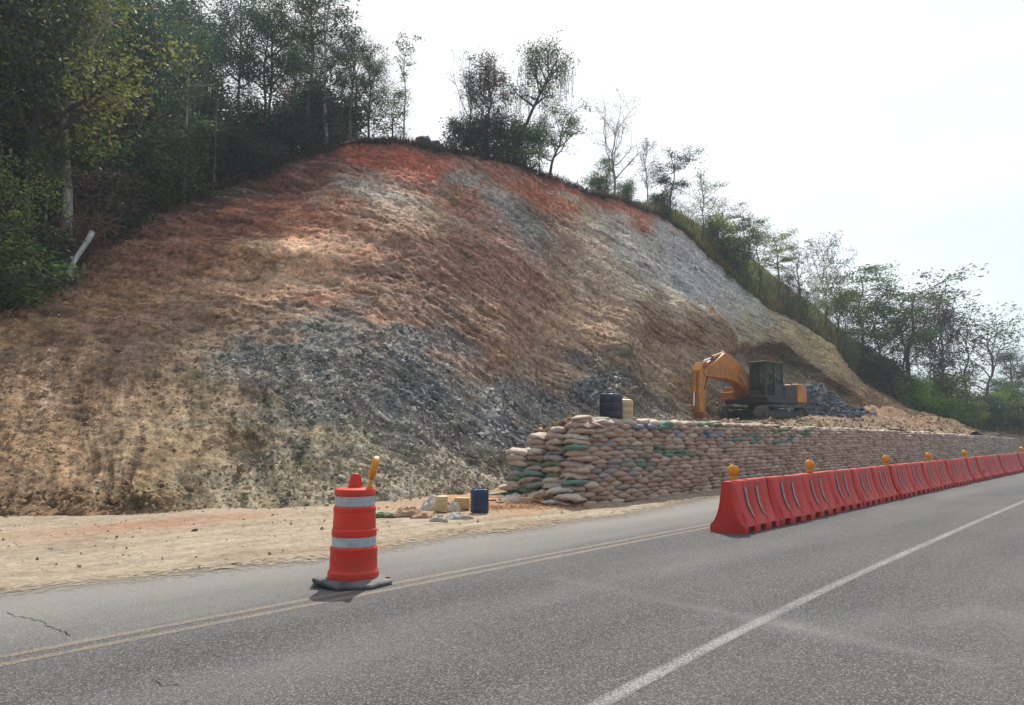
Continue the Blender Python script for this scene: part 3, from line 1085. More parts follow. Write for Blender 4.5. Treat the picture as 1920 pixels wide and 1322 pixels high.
def wall_top(s):
    return np.interp(s, [13, 20, 30, 45, 62, 75], [1.92, 1.90, 1.84, 1.74, 1.56, 1.36])


sb = np.concatenate([np.arange(13.4, 77, 0.24)])
tb = np.concatenate([np.arange(9.85, 14, 0.2), np.arange(14, 46, 0.4)])
Sb, Tb = np.meshgrid(sb, tb, indexing='ij')
Xb = Sb * DS[0] + Tb * DN[0]
Yb = Sb * DS[1] + Tb * DN[1]
ub = Xb / Yb
toeY = np.interp(ub, u_all, rowsY[1]); toeZ = np.interp(ub, u_all, rowsZ[1])
wallY = 9.95 / (DN[1] + DN[0] * ub)            # distance to the back of the wall on that bearing
kk = np.clip((Yb - wallY) / np.maximum(toeY - wallY, 0.5), 0, 1.4)
zw = wall_top(Sb) - 0.06
Zb = zw * (1 - np.minimum(kk, 1)) + np.maximum(toeZ, 1.9 * sstep(0.0, 0.08, ub)) * np.minimum(kk, 1) - 0.5 * np.clip(kk - 1, 0, 1)
ramp = sstep(-0.005, 0.085, ub)
Zb = np.minimum(Zb, 0.95 + 1.2 * ramp)
nb = fbm(np.stack([Xb * .8, Yb * .8, Xb * 0], -1), 5)
Zb = Zb + 0.12 * nb * sstep(0.0, 0.15, kk)
bpx, bpy2 = proj(np.stack([Xb, Yb, Zb], -1))


def hump(px, Yc, sx, sy, hgt):
    c = P(px, 790, Yc)
    dx = Xb - c.x; dy = Yb - Yc
    return hgt * np.exp(-(dx / sx) ** 2 - (dy / sy) ** 2)


sandw = hump(1655, 46, 3.6, 3.2, 1) + hump(1600, 40.5, 2.4, 2.2, .8) + hump(1750, 50, 4.0, 3, .7)
rockw = hump(1530, 43.2, 2.6, 2.4, 1) + hump(1480, 43.0, 2.0, 1.6, .8)
Zb = Zb + (1.15 * hump(1650, 46.5, 2.6, 2.2, 1) + 0.55 * hump(1590, 41.5, 2.6, 1.8, 1) + .8 * hump(1745, 51, 3.2, 2.2, 1)) * (1 + .25 * nb)
Zb = Zb + (1.55 * hump(1535, 43.8, 2.0, 1.8, 1) + 1.2 * hump(1490, 43.6, 1.8, 1.4, 1)) * (1 + .35 * nb)
Zb = Zb + 0.25 * hump(1560, 36, 5, 2, 1) + 0.3 * hump(1100, 22.3, 1.0, 1.0, 1)
Zb = np.where(ub < -0.004, -0.3, Zb)
Zb[0, :] = -0.3
cb = np.zeros(Zb.shape + (3,))
cb[:] = np.array([0.26, 0.185, 0.125])
cb *= (1 + 0.5 * nb)[..., None]
cb += (np.array([0.33, 0.21, 0.125]) - cb) * np.clip(sandw, 0, .9)[..., None]
cb += (np.array([0.10, 0.11, 0.125]) - cb) * np.clip(rockw * 1.3, 0, .95)[..., None]
cb = np.clip(cb, .02, .7)
ix = np.arange(Zb.size).reshape(Zb.shape)
fb_ = np.stack([ix[:-1, :-1], ix[1:, :-1], ix[1:, 1:], ix[:-1, 1:]], -1).reshape(-1, 4)
M_FILL = soil_mat('fill_earth', bump=0.8, scale=4.0, contrast=0.5)
bench = link('earth_terrace', mesh_np('earth_terrace', np.stack([Xb, Yb, Zb], -1).reshape(-1, 3), fb_, M_FILL, True,
             [('soil', 'POINT', 'FLOAT_COLOR', np.concatenate([cb, np.ones(Zb.shape + (1,))], -1))]))
bench['kind'] = 'structure'


def bench_z(p):
    k = np.argmin((Xb - p[0]) ** 2 + (Yb - p[1]) ** 2)
    return float(Zb.flat[k])


# ------------------------------------------------------------------ loose shards and clods on the slope
def shard_templates(rs, n, flat):
    """small angular stones: 8-sided double pyramids squashed at random, 12 faces as quads+tri pairs"""
    out_ = []
    for _ in range(n):
        k = 5
        an = np.sort(rs.uniform(0, 2 * np.pi, k))
        ring = np.stack([np.cos(an), np.sin(an) * rs.uniform(.5, .9), rs.uniform(-.12, .12, k)], -1) * rs.uniform(.7, 1.1, (k, 1))
        topv = ring * rs.uniform(.45, .8) + [0, 0, flat * rs.uniform(.6, 1.2)] + rs.normal(0, .06, (k, 3))
        botv = np.array([[0, 0, -flat]])
        v = np.concatenate([ring, topv, topv.mean(0, keepdims=True) + [[0, 0, flat * .15]], botv])
        f = []
        for i in range(k):
            j = (i + 1) % k
            f += [(i, j, k + j), (i, k + j, k + i), (k + i, k + j, 2 * k), (j, i, 2 * k + 1)]
        out_.append((v, np.array(f)))
    return out_


def scatter(name, pos, nrm, size, colr, rs, flat=0.45, sink=0.2, mat=None, align=0.6):
    T = shard_templates(rs, 10, flat)
    vs, fs, cs = [], [], []
    off = 0
    which = rs.randint(0, len(T), len(pos))
    for k, (tv, tf) in enumerate(T):
        m = np.where(which == k)[0]
        if not len(m): continue
        n_ = nrm[m] * align + rs.normal(0, .45, (len(m), 3))
        n_ /= np.linalg.norm(n_, axis=1)[:, None]
        r_ = rs.normal(size=(len(m), 3))
        a = np.cross(n_, r_); a /= np.linalg.norm(a, axis=1)[:, None]
        b = np.cross(n_, a)
        s3 = size[m][:, None, None]
        v = pos[m][:, None, :] + s3 * (tv[None, :, 0:1] * a[:, None] + tv[None, :, 1:2] * b[:, None] + (tv[None, :, 2:3] + flat * sink) * n_[:, None])
        nv = len(tv)
        f = tf[None] + (np.arange(len(m)) * nv)[:, None, None] + off
        vs.append(v.reshape(-1, 3)); fs.append(f.reshape(-1, 3))
        cs.append(np.repeat(colr[m], nv, 0))
        off += len(m) * nv
    v = np.concatenate(vs); f = np.concatenate(fs); c = np.concatenate(cs)
    c = np.concatenate([c, np.ones((len(c), 1))], 1)
    o_ = link(name, mesh_np(name, v, f, mat, False, [('soil', 'POINT', 'FLOAT_COLOR', c)]))
    o_['kind'] = 'stuff'
    return o_


M_STONE = soil_mat('loose_stone', bump=0.3, scale=9.0, contrast=0.25)
rs = np.random.RandomState(11)
inner = np.argwhere((V > 1.02) & (V < 4.0) & (U > -0.72) & (U < 0.50))
rk = rocky[inner[:, 0], inner[:, 1]]
py_i = gpy[inner[:, 0], inner[:, 1]]
px_i = gpx[inner[:, 0], inner[:, 1]]
area = (Yg[inner[:, 0], inner[:, 1]] / 25.0) ** 1.2
low = sstep(540, 760, py_i)
prob = (0.10 + 1.0 * rk * low + 0.30 * low) * area * (1 - 0.9 * sstep(1350, 1400, px_i) * (1 - low))
prob /= prob.sum()
pick = inner[rs.choice(len(inner), 38000, replace=False, p=prob)]
pos = GP[pick[:, 0], pick[:, 1]] + rs.normal(0, .03, (len(pick), 3))
nrm = NRM[pick[:, 0], pick[:, 1]]
c_ = col[pick[:, 0], pick[:, 1]]
rk_ = rocky[pick[:, 0], pick[:, 1]]
size = np.clip(rs.lognormal(math.log(0.040), .45, len(pick)), .025, .22) * (0.75 + .5 * rk_) * np.clip(Yg[pick[:, 0], pick[:, 1]] / 18, .8, 1.5)
c_ = c_ * rs.uniform(.95, 2.0, (len(pick), 1))
c_ = c_ + (c_.mean(1, keepdims=True) * np.array([1.01, 1.02, 1.02]) - c_) * (0.55 * rk_)[:, None]
o = scatter('rock_fragments', pos, nrm, size, np.clip(c_, .02, .6), rs, 0.32, 0.2, M_STONE, align=1.2)
o['label'] = 'grey shale chips and clods strewn over the lower slope'
# larger blocks at the toe and on the rock pile
toe_i = np.argwhere((V > 0.95) & (V < 1.25) & (U > -0.72) & (U < 0.03))
pk = toe_i[rs.choice(len(toe_i), 900, replace=False)]
pos = GP[pk[:, 0], pk[:, 1]].copy()
pos[:, 1] -= rs.uniform(0, .5, len(pk)); pos[:, 2] = np.maximum(pos[:, 2], .03)
cc = np.clip(col[pk[:, 0], pk[:, 1]] * rs.uniform(.6, 1.4, (len(pk), 1)), .03, .5)
scatter('toe_rubble', pos, np.tile([0, -.3, 1.], (len(pk), 1)), np.clip(rs.lognormal(math.log(.04), .6, len(pk)), .015, .17), cc, rs, .5, .2, M_STONE)
pb = np.argwhere(rockw > .22)
pk = pb[rs.choice(len(pb), 2200)]
pos = np.stack([Xb[pk[:, 0], pk[:, 1]], Yb[pk[:, 0], pk[:, 1]], Zb[pk[:, 0], pk[:, 1]]], -1) + rs.normal(0, .1, (len(pk), 3)) * [1, 1, .4]
scatter('rock_pile_rubble', pos, np.tile([0, -.3, 1.], (len(pk), 1)), rs.uniform(.06, .2, len(pk)), np.array([[.10, .112, .13]]) * rs.uniform(.5, 1.8, (len(pk), 1)), rs, .5, .2, M_STONE)
pb = np.argwhere((kk > .0) & (kk < 1.05) & (ub > 0.02) & (rockw < .3))
pk = pb[rs.choice(len(pb), 2600)]
pos = np.stack([Xb[pk[:, 0], pk[:, 1]], Yb[pk[:, 0], pk[:, 1]], Zb[pk[:, 0], pk[:, 1]]], -1) + rs.normal(0, .08, (len(pk), 3)) * [1, 1, .2]
cc = cb[pk[:, 0], pk[:, 1]] * rs.uniform(.6, 1.5, (len(pk), 1))
scatter('terrace_clods', pos, np.tile([0, 0, 1.], (len(pk), 1)), np.clip(rs.lognormal(math.log(.07), .45, len(pk)), .03, .25), np.clip(cc, .03, .5), rs, .55, .2, M_STONE)
# pebbles on the shoulder
ns = 1500
s_ = rs.uniform(-3, 20, ns); t_ = 8.3 + (rs.uniform(0, 1, ns) ** .8) * 6.5
pos = np.stack([s_ * DS[0] + t_ * DN[0], s_ * DS[1] + t_ * DN[1], np.full(ns, .045)], -1)
scatter('pebbles', pos, np.tile([0, 0, 1.], (ns, 1)), np.clip(rs.lognormal(math.log(.012), .6, ns), .005, .06), np.array([[.26, .2, .14]]) * rs.uniform(.4, 1.5, (ns, 1)), rs, .55, .1, M_STONE)
# ================================================================== SANDBAG WALL
def bag_np(rs, nu=12, nv=10, L=0.62, W=0.40, Hh=0.145, sag=0.02, lump=0.02):
    """filled sack lying on its side: pinched ends with a seam, soft lumpy middle"""
    x = np.linspace(-1, 1, nv)
    an = np.arange(nu) * 2 * np.pi / nu
    ww = (W / 2) * (1 - 0.42 * np.abs(x) ** 3.2)
    hh = (Hh / 2) * np.clip(1 - np.abs(x) ** 3.4, 0.07, 1) ** .75
    ca, sa = np.cos(an), np.sin(an)
    cy = np.sign(ca) * np.abs(ca) ** .75
    cz = np.sign(sa) * np.abs(sa) ** .85
    v = np.zeros((nv, nu, 3))
    v[..., 0] = (x * L / 2)[:, None]
    v[..., 1] = ww[:, None] * cy
    v[..., 2] = hh[:, None] * cz
    o_ = rs.uniform(0, 50)
    v += lump * (fbm(v * 6.5 + o_, 2) + .35 * np.abs(perlin(v * np.array([16, 9, 9]) + o_)))[..., None] * np.array([0.6, 1, .8])
    v[..., 2] -= sag * (x ** 2)[:, None]
    v[..., 1] += 0.02 * np.sin(x * 3 + o_)[:, None]
    vv_ = np.concatenate([v.reshape(-1, 3), v[0].mean(0)[None], v[-1].mean(0)[None]])
    i = np.arange(nv - 1)[:, None] * nu; j = np.arange(nu)[None]; k = (j + 1) % nu
    f = np.stack([i + j, i + k, i + nu + k, i + nu + j], -1).reshape(-1, 4)
    a, b = nv * nu, nv * nu + 1
    caps = [(a, (q + 1) % nu, q, q) for q in range(nu)] + [(b, (nv - 1) * nu + q, (nv - 1) * nu + (q + 1) % nu, (nv - 1) * nu + (q + 1) % nu) for q in range(nu)]
    return vv_, f[:, ::-1], np.array(caps)[:, :3][:, ::-1]


def bag_mesh(name, rs, mat, **k):
    v, f, c3 = bag_np(rs, **k)
    me = bpy.data.meshes.new(name)
    me.from_pydata(v.tolist(), [], [tuple(q) for q in f.tolist()] + [tuple(q) for q in c3.tolist()])
    me.polygons.foreach_set('use_smooth', [True] * len(me.polygons))
    me.materials.append(mat)
    me.update()
    return me


rs = np.random.RandomState(3)
BAGS = [bag_mesh('sandbag', rs, M_BAG) for _ in range(6)]
BAGS_BIG = [bag_mesh('sandbag', rs, M_BAG, L=0.70, W=0.46, Hh=0.165, sag=0.035, lump=0.05) for _ in range(5)]
CL = {'tan': (0.40, 0.30, 0.235), 'tan2': (0.48, 0.38, 0.305), 'brown': (0.27, 0.19, 0.145), 'pale': (0.52, 0.44, 0.36), 'white': (0.66, 0.62, 0.57),
      'green': (0.045, 0.17, 0.09), 'teal': (0.03, 0.20, 0.17), 'grey': (0.26, 0.27, 0.29), 'blue': (0.14, 0.22, 0.36), 'yellow': (0.36, 0.25, 0.08), 'greyg': (0.17, 0.22, 0.17)}
wall = empty('sandbag_wall', ST(13.2, W_T0, 0), ROAD_RZ, 'long retaining wall of stacked tan sandbags with a few green ones along the works', 'sandbag wall')
minv = wall.matrix_basis.inverted() if False else None
rng = random.Random(21)
ALL = []     # (s, t, z, yaw, scale, colour, big, tilt)
NC = 19
for k in range(NC):
    z = 0.05 + k * 0.1
    s = 13.15 + (0.3 if k % 2 else 0) + 0.010 * k + rng.uniform(-.05, .05)
    while s < 75:
        Lb = rng.uniform(0.50, 0.66)
        if z > wall_top(s) - 0.03: break
        # colour patches seen on the wall
        c = rng.choices(['tan', 'tan2', 'brown', 'pale', 'grey', 'greyg'], [46, 30, 12, 9, 3 if s < 24 else .8, 1.5 if s < 30 else .3])[0]
        zz = z
        g = 0
        for (sa, sb_, za, zb, colr, pr) in ((16.1, 18.0, 1.0, 1.28, 'green', .75), (14.6, 16.0, .78, 1.02, 'teal', .6), (15.8, 17.6, 0.98, 1.12, 'teal', .5), (14.0, 14.8, 1.1, 1.3, 'teal', .5),
                                          (15.2, 16.2, 1.10, 1.22, 'yellow', .5), (20.5, 26, 1.25, 1.6, 'teal', .30), (23, 27, 1.55, 1.9, 'green', .30), (16.3, 17.0, 1.72, 1.9, 'teal', .7),
                                          (18.0, 20, 1.5, 1.75, 'blue', .35), (18, 20, 1.75, 1.9, 'green', .4), (15, 17, 1.6, 1.8, 'blue', .2), (20.5, 21.5, 1.1, 1.2, 'green', .6),
                                          (13, 15, 0.2, 1.9, 'grey', .14), (13, 16, .2, 1.4, 'greyg', .12)):
            if sa <= s <= sb_ and za <= zz <= zb and rng.random() < pr: c = colr
        t = W_T0 + 0.16 + 0.055 * z + rng.uniform(-.035, .035) + 0.10 * math.sin(s * .22) * 0.5
        if k == 0: t -= 0.05
        ALL.append((s + Lb / 2, t, z + rng.uniform(-.012, .012), rng.uniform(-.09, .09), (Lb / 0.6, rng.uniform(.95, 1.15), rng.uniform(1.02, 1.22)), c, False, rng.uniform(-.05, .05)))
        s += Lb * rng.uniform(.90, .99)
# pale folded top course
s = 13.3
while s < 74.6:
    Lb = rng.uniform(.5, .7)
    ALL.append((s + Lb / 2, W_T0 + 0.32 + rng.uniform(-.05, .05), wall_top(s) + rng.uniform(-.04, .02), rng.uniform(-.35, .35), (1.0, rng.uniform(.8, 1), rng.uniform(.5, .85)),
                rng.choices(['pale', 'white', 'tan2', 'tan'], [40, 25, 25, 15] if s > 16 else [10, 5, 40, 45])[0], False, rng.uniform(-.12, .12)))
    s += Lb * rng.uniform(.85, 1.1)
# near end of the wall: long sacks in four stepped stacks
ends = [(9.64, 15, 0.0), (10.17, 14, .0), (10.70, 13, .0), (11.23, 10, .0)]
endcols = [['tan', 'tan', 'pale', 'tan2', 'grey', 'tan2', 'tan', 'tan', 'pale', 'tan', 'teal', 'tan2', 'white', 'tan2', 'tan'],
           ['green', 'grey', 'teal', 'greyg', 'pale', 'green', 'tan', 'green', 'grey', 'greyg', 'tan', 'tan2', 'tan', 'tan2'],
           ['tan2', 'pale', 'green', 'greyg', 'tan', 'teal', 'tan', 'green', 'brown', 'white', 'tan2', 'tan', 'pale', 'pale'],
           ['greyg', 'green', 'green', 'tan', 'green', 'grey', 'green', 'pale', 'pale', 'pale', 'tan', 'tan']]
for ci, (t0, n_, _) in enumerate(ends):
    for k in range(n_):
        z = 0.06 + k * 0.122
        depth = 13.12 + 0.022 * k + rng.uniform(-.09, .09)
        ALL.append((depth, t0 + 0.28 + rng.uniform(-.05, .05), z, math.pi / 2 + rng.uniform(-.28, .28), (0.92 * rng.uniform(.85, 1.1), rng.uniform(.9, 1.08), rng.uniform(.85, 1.12)), endcols[ci][k % len(endcols[ci])], True, rng.uniform(-.14, .14)))
        if k > n_ - 4:   # stepped rows further in
            ALL.append((depth + 0.42, t0 + 0.3, z + .02, math.pi / 2 + rng.uniform(-.2, .2), (0.95, 1, 1), 'tan2', True, 0))
            ALL.append((depth + 0.85, t0 + 0.3, z + .08, math.pi / 2 + rng.uniform(-.2, .2), (0.95, 1, 1), rng.choice(['pale', 'tan2']), True, 0))


def vis_key(b):
    p = ST(b[0], b[1], b[2])
    return p.length / (1.35 if b[6] else 1.0)


ALL.sort(key=vis_key)
inv_rot = ROAD_RZ
for b in ALL[:300]:
    s, t, z, yaw, sc_, c, bigb, tilt = b
    me = rng.choice(BAGS_BIG if bigb else BAGS)
    o = link('sandbag', me, wall, (s - 13.2, t - W_T0, z), (rng.uniform(-.06, .06), tilt, yaw + (math.pi if rng.random() < .5 else 0)), sc_)
    cc = CL[c]; f_ = rng.uniform(.82, 1.15)
    o.color = (cc[0] * f_, cc[1] * f_ * rng.uniform(.97, 1.03), cc[2] * f_, 1)
far = Soup()
cols_ = []
lib = [bag_np(rs, nu=8, nv=6) for _ in range(6)]
for b in ALL[300:]:
    s, t, z, yaw, sc_, c, bigb, tilt = b
    v, f, c3 = lib[rng.randrange(6)]
    v = v * np.array(sc_)
    cyaw, syaw = math.cos(yaw), math.sin(yaw)
    v = np.stack([v[:, 0] * cyaw - v[:, 1] * syaw + s - 13.2, v[:, 0] * syaw + v[:, 1] * cyaw + t - W_T0, v[:, 2] + z + v[:, 0] * tilt], -1)
    far.add(v, f)
    cc = np.array(CL[c]) * rng.uniform(.82, 1.15)
    cols_.append(np.tile(list(cc) + [1], (len(v), 1)))
v, f = far.get()
o = link('distant_sandbags', mesh_np('distant_sandbags', v, f, M_BAGS, True, [('cloth', 'POINT', 'FLOAT_COLOR', np.concatenate(cols_))]), wall)
o['kind'] = 'stuff'
# earth packed behind the bags closes the joints
packv = []
sp = np.linspace(13.35, 75, 70)
mbp = MB()
for a, b in zip(sp[:-1], sp[1:]):
    za, zb = wall_top(a) - .08, wall_top(b) - .08
    y0, y1 = 0.20, 0.42
    mbp.add([(a - 13.2, y0, 0), (b - 13.2, y0, 0), (b - 13.2, y0 + .1, zb), (a - 13.2, y0 + .1, za), (a - 13.2, y1, za), (b - 13.2, y1, zb)], [(0, 1, 2, 3), (3, 2, 5, 4)])
for a, b, zt in ((0.15, .6, 1.72), (.6, 1.1, 1.6), (1.1, 1.65, 1.45), (1.65, 2.05, 1.1)):
    mbp.box((0.32, (a + b) / 2, zt / 2), (0.3, b - a, zt))
mbp.build('packed_earth', M_EARTH, wall)

# loose sandbags and torn sacks lying by the end of the wall
LB = [
    (962, 912, 'pale', 1.0, .3, 'plump dusty sandbag leaning on the wall end, topmost at far left'),
    (1012, 905, 'greyg', .95, -.2, 'green and tan sandbag slumped against the foot of the wall end'),
    (1042, 908, 'tan', .85, .2, 'brown mud stained sandbag behind the pale ones at the wall foot'),
    (1075, 902, 'teal', .8, .1, 'teal sandbag wedged low between tan bags at the wall end'),
    (936, 922, 'greyg', .85, .5, 'grey green sandbag flattened beside the blue jerrycan'),
    (970, 932, 'white', 1.05, .45, 'long whitish sandbag tilted on the orange straw'),
    (1020, 922, 'tan2', 1.1, .05, 'big tan sandbag lying in the middle of the loose heap'),
    (1052, 915, 'white', .95, -.15, 'white sandbag lying on top of the heap by the wall corner'),
    (1068, 930, 'pale', .9, -.4, 'pale pinkish sandbag sloping down towards the road at the corner'),
    (1045, 940, 'white', .95, -.1, 'half empty white sandbag closest to the road below the wall corner'),
    (950, 945, 'pale', .7, .3, 'flat empty sack lying on orange straw right of the blue jerrycan'),
]
for px, py, c, sc_, yw, lab in LB:
    wy = 16.15 + (1110 - px) * .0115
    p = P(px, py + 3, wy - .25 - (py - 900) * .013)
    flat = .45 if 'flat' in lab else (.7 if 'half' in lab else 1.0)
    o = link('sandbag', rng.choice(BAGS_BIG), None, (p.x, p.y, max(p.z, .05)), (rng.uniform(-.15, .15), rng.uniform(-.2, .2), yw), (sc_, sc_, sc_ * flat))
    cc = CL[c]
    o.color = (*cc, 1)
    tag(o, lab, 'sandbag', 'loose sandbags at the end of the wall')
    # earth under the heap so nothing hovers
hm = MB()
nA, nB = 26, 14
hv, hf = [], []
for i in range(nA):
    for j in range(nB):
        x_ = i / (nA - 1) * 2 - 1; y_ = j / (nB - 1) * 2 - 1
        h_ = max(0, (1 - abs(x_) ** 2.4) * (1 - abs(y_) ** 2.2))
        hv.append((x_ * 1.65, y_ * .8, -.03 + h_ * .34 * (1 + .5 * float(perlin([x_ * 3, y_ * 3, .5]))) + .02 * float(perlin([x_ * 14, y_ * 9, 1.5]))))
for i in range(nA - 1):
    for j in range(nB - 1):
        hf.append((i * nB + j, (i + 1) * nB + j, (i + 1) * nB + j + 1, i * nB + j + 1))
c0 = G(1015, 925, 0.1)
M_STRAW = simple_mat('orange_fibre_earth', (0.36, 0.19, 0.095), .95, .3, 5, .8)
o = link('spilled_earth_heap', mesh_np('spilled_earth_heap', hv, hf, M_STRAW, True), None, (c0.x, c0.y + .1, 0), (0, 0, .12))
tag(o, 'low heap of orange earth and fibre under the loose sandbags', None, None, 'structure')
# shredded orange fibre
fv, ff, k = [], [], 0
c1 = G(985, 955)
for _ in range(1500):
    a = rng.uniform(0, math.tau)
    cx = rng.gauss(0, .75); cy = rng.gauss(0, .33)
    L_ = rng.uniform(.05, .2); w_ = rng.uniform(.002, .005)
    d_ = Vector((math.cos(a), math.sin(a) * .6, rng.uniform(-.1, .25))) * L_
    s_ = Vector((-math.sin(a), math.cos(a), rng.uniform(-1, 1))) * w_
    hx = 1.65; base = max(0.04, .3 * math.exp(-((cx - .45) / .9) ** 2 - ((cy - .55) / .4) ** 2))
    p = Vector((cx, cy, base + rng.uniform(-.01, .03)))
    fv += [p - s_, p + d_ - s_, p + d_ + s_, p + s_]
    ff.append((k, k + 1, k + 2, k + 3)); k += 4
o = link('orange_straw', mesh_np('orange_straw', fv, ff, simple_mat('straw', (0.42, 0.22, 0.10), .9, .3, 20, 0)), None, (c1.x, c1.y, 0))
tag(o, 'shredded orange straw spilled in front of the loose sandbags', None, None, 'stuff')

# crumpled rags / burst sacks
def rag(px, py, w, d, h, mat, lab, seed, name='torn_sack', rz=0.0):
    n1, n2 = 16, 11
    vs, fs = [], []
    for i in range(n1):
        for j in range(n2):
            x_ = i / (n1 - 1) * 2 - 1; y_ = j / (n2 - 1) * 2 - 1
            e = (1 - abs(x_) ** 3) * (1 - abs(y_) ** 3)
            q = fbm([x_ * 1.6 + seed, y_ * 1.6, seed], 4)
            q2 = fbm([x_ * 1.6, y_ * 1.6 + 9 + seed, seed], 2)
            q3 = fbm([x_ * 5, y_ * 5 + 9 + seed, seed], 2)
            vs.append((x_ * w / 2 * (1 + .25 * q2), y_ * d / 2 * (1 + .3 * q2), -.01 + max(e, 0) ** .55 * h * (0.62 + .35 * q + .10 * q3)))
    for i in range(n1 - 1):
        for j in range(n2 - 1):
            fs.append((i * n2 + j, (i + 1) * n2 + j, (i + 1) * n2 + j + 1, i * n2 + j + 1))
    p = G(px, py, .03)
    o_ = link(name, mesh_np(name, vs, fs, mat, False), None, (p.x, p.y, 0.035), (0, 0, rz))
    return tag(o_, lab, 'sack')


M_WSACK = simple_mat('white_woven_sack', (0.62, 0.58, 0.52), .8, .15, 12, .4, dirt='8a6a4c')
M_GSACK = simple_mat('green_woven_sack', (0.06, 0.13, 0.06), .8, .2, 12, .4, dirt='8a6a4c')
M_TSACK = simple_mat('tan_torn_sack', (0.42, 0.27, 0.17), .9, .2, 10, .5, dirt='6a3c24')
M_MSACK = simple_mat('grey_green_sack', (0.36, 0.37, 0.34), .8, .2, 10, .4, dirt='8a6a4c')
rag(722, 968, .42, .22, .12, M_GSACK, 'small dark green crumpled sack left of the torn tan ones', 1.3)
rag(765, 966, .55, .34, .20, M_TSACK, 'torn tan sack with dark opening between green sack and white one', 4.1)
rag(812, 956, .50, .30, .42, M_WSACK, 'white crumpled sack bunched up against the yellow jerrycan', 6.6, rz=.4)
rag(800, 972, .6, .25, .14, M_TSACK, 'flat dusty tan sack lying below the white crumpled one', 8.2)
rag(822, 980, .34, .26, .16, M_MSACK, 'grey crumpled sack lying in front of the yellow jerrycan', 9.7)
rag(860, 975, .52, .26, .17, M_MSACK, 'pale green grey sack curved open below the yellow jerrycan', 12.4, rz=.5)
rag(852, 958, .25, .2, .26, M_WSACK, 'small white sack scrap propped on the yellow jerrycan', 15.1)

# ------------------------------------------------------------------ jerrycans
def jerrycan(loc, rot, w, d, h, mat, capmat, lab, grp=None, cap_side=1, plain=False):
    e = empty('jerrycan', loc, 0, lab, 'jerrycan', grp)
    e.rotation_euler = rot
    m = MB()
    # body: rounded rectangular tank with ribs and sloped shoulder
    prof = [(0.90, 0.0), (1.0, .04), (1.0, .22), (.965, .24), (.965, .27), (1.0, .29), (1.0, .52), (.965, .54), (.965, .57), (1.0, .59), (1.0, .80), (.93, .88), (.62, .93)]
    if plain: prof = [(.94, 0), (1, .03), (1, .3), (.99, .31), (1, .32), (1, .62), (.99, .63), (1, .64), (1, .86), (.9, .93), (.8, .95)]
    n = 28
    vs, fs = [], []
    for k, z in prof:
        for i in range(n):
            a = math.tau * (i + .5) / n
            ca, sa = math.cos(a), math.sin(a)
            x_ = math.copysign(abs(ca) ** .28, ca) * w / 2 * k
            y_ = math.copysign(abs(sa) ** .28, sa) * d / 2 * k
            vs.append((x_, y_, z * h))
    for r in range(len(prof) - 1):
        for i in range(n):
            j = (i + 1) % n
            fs.append((r * n + i, r * n + j, (r + 1) * n + j, (r + 1) * n + i))
    fs.append(tuple(range(n - 1, -1, -1)))
    fs.append(tuple((len(prof) - 1) * n + i for i in range(n)))
    m.add(vs, fs)
    m.build('tank', mat, e, True, auto=35)
    hd = MB()
    hd.tube([(-w * .12, 0, h * .91), (-w * .10, 0, h * .99), (w * .02, 0, h * 1.0), (w * .22, 0, h * .99), (w * .25, 0, h * .91)], .014, 8)
    hd.build('handle', mat, e, True)
    cp = MB()
    cp.lathe([(.026, h * .89), (.026, h * .95), (.034, h * .95), (.034, h * .995), (.02, h * 1.0)], 16, (-w * .30 * cap_side, 0, 0))
    cp.build('cap', capmat, e, True, auto=40)
    return e


M_BLUE = simple_mat('blue_plastic', (0.012, 0.028, 0.085), .45, .2, 5, .05, dirt='6a5a4c', dirt_amt=.12)
M_NAVY = simple_mat('navy_plastic', (0.010, 0.018, 0.045), .4, .2, 5, .05, dirt='6a5a4c', dirt_amt=.12)
M_YPL = simple_mat('yellowed_plastic', (0.55, 0.40, 0.17), .45, .15, 4, .05, dirt='8a6a3c')
M_YPL2 = simple_mat('cream_plastic', (0.62, 0.49, 0.27), .45, .15, 4, .05, dirt='8a6a3c')
M_BLK = simple_mat('black_rubber', (0.018, 0.018, 0.02), .7, .2, 8, .1, dirt='5a5048', dirt_amt=.2)
p = G(899, 962, 0.04)
jerrycan((p.x, p.y, .05), (0, 0, .25), .33, .24, .47, M_BLUE, M_BLK, 'dark blue jerrycan standing upright on the orange straw by the road', plain=True)
p = G(834, 958, 0.04)
jerrycan((p.x - .07, p.y, .05), (0, 0, .1), .25, .26, .32, M_YPL2, M_BLK, 'pale yellow jerrycan with black cap among the crumpled sacks')
p = G(868, 955, .04)
jerrycan((p.x + .12, p.y + .12, .15), (0, R(-88), .15), .24, .2, .33, M_YPL, M_YPL, 'ochre jerrycan lying on its side right of the pale yellow one')
p = P(1146, 786, 17.9)
jerrycan((p.x, p.y, 1.93), (R(3), R(-3), .75), .44, .42, .66, M_NAVY, M_BLK, 'tall dark navy jerrycan standing on top of the sandbag wall', plain=True)
p = P(1171, 786, 18.2)
jerrycan((p.x, p.y, 1.93), (0, R(2), .35), .34, .32, .54, M_YPL2, M_YPL2, 'cream yellow jerrycan on the wall beside the navy one')

# ================================================================== TRAFFIC DRUM
M_ORG = simple_mat('orange_red_plastic', (0.70, 0.045, 0.022), .5, .10, 3, .03, dirt='6a4034', dirt_amt=.3, spec=.3)
M_REFL = simple_mat('reflective_band', (0.42, 0.46, 0.48), .38, .08, 18, .05, dirt='8a8078', dirt_amt=.2)
M_RUB = simple_mat('grey_rubber_base', (0.085, 0.09, 0.10), .8, .2, 6, .15, dirt='8a8078', dirt_amt=.3)
M_LENS = simple_mat('amber_lens', (0.80, 0.27, 0.02), .25, .1, 20, .2)
M_LAMPY = simple_mat('yellow_lamp_case', (0.70, 0.34, 0.02), .4, .1, 6, .05, dirt='6a5030')


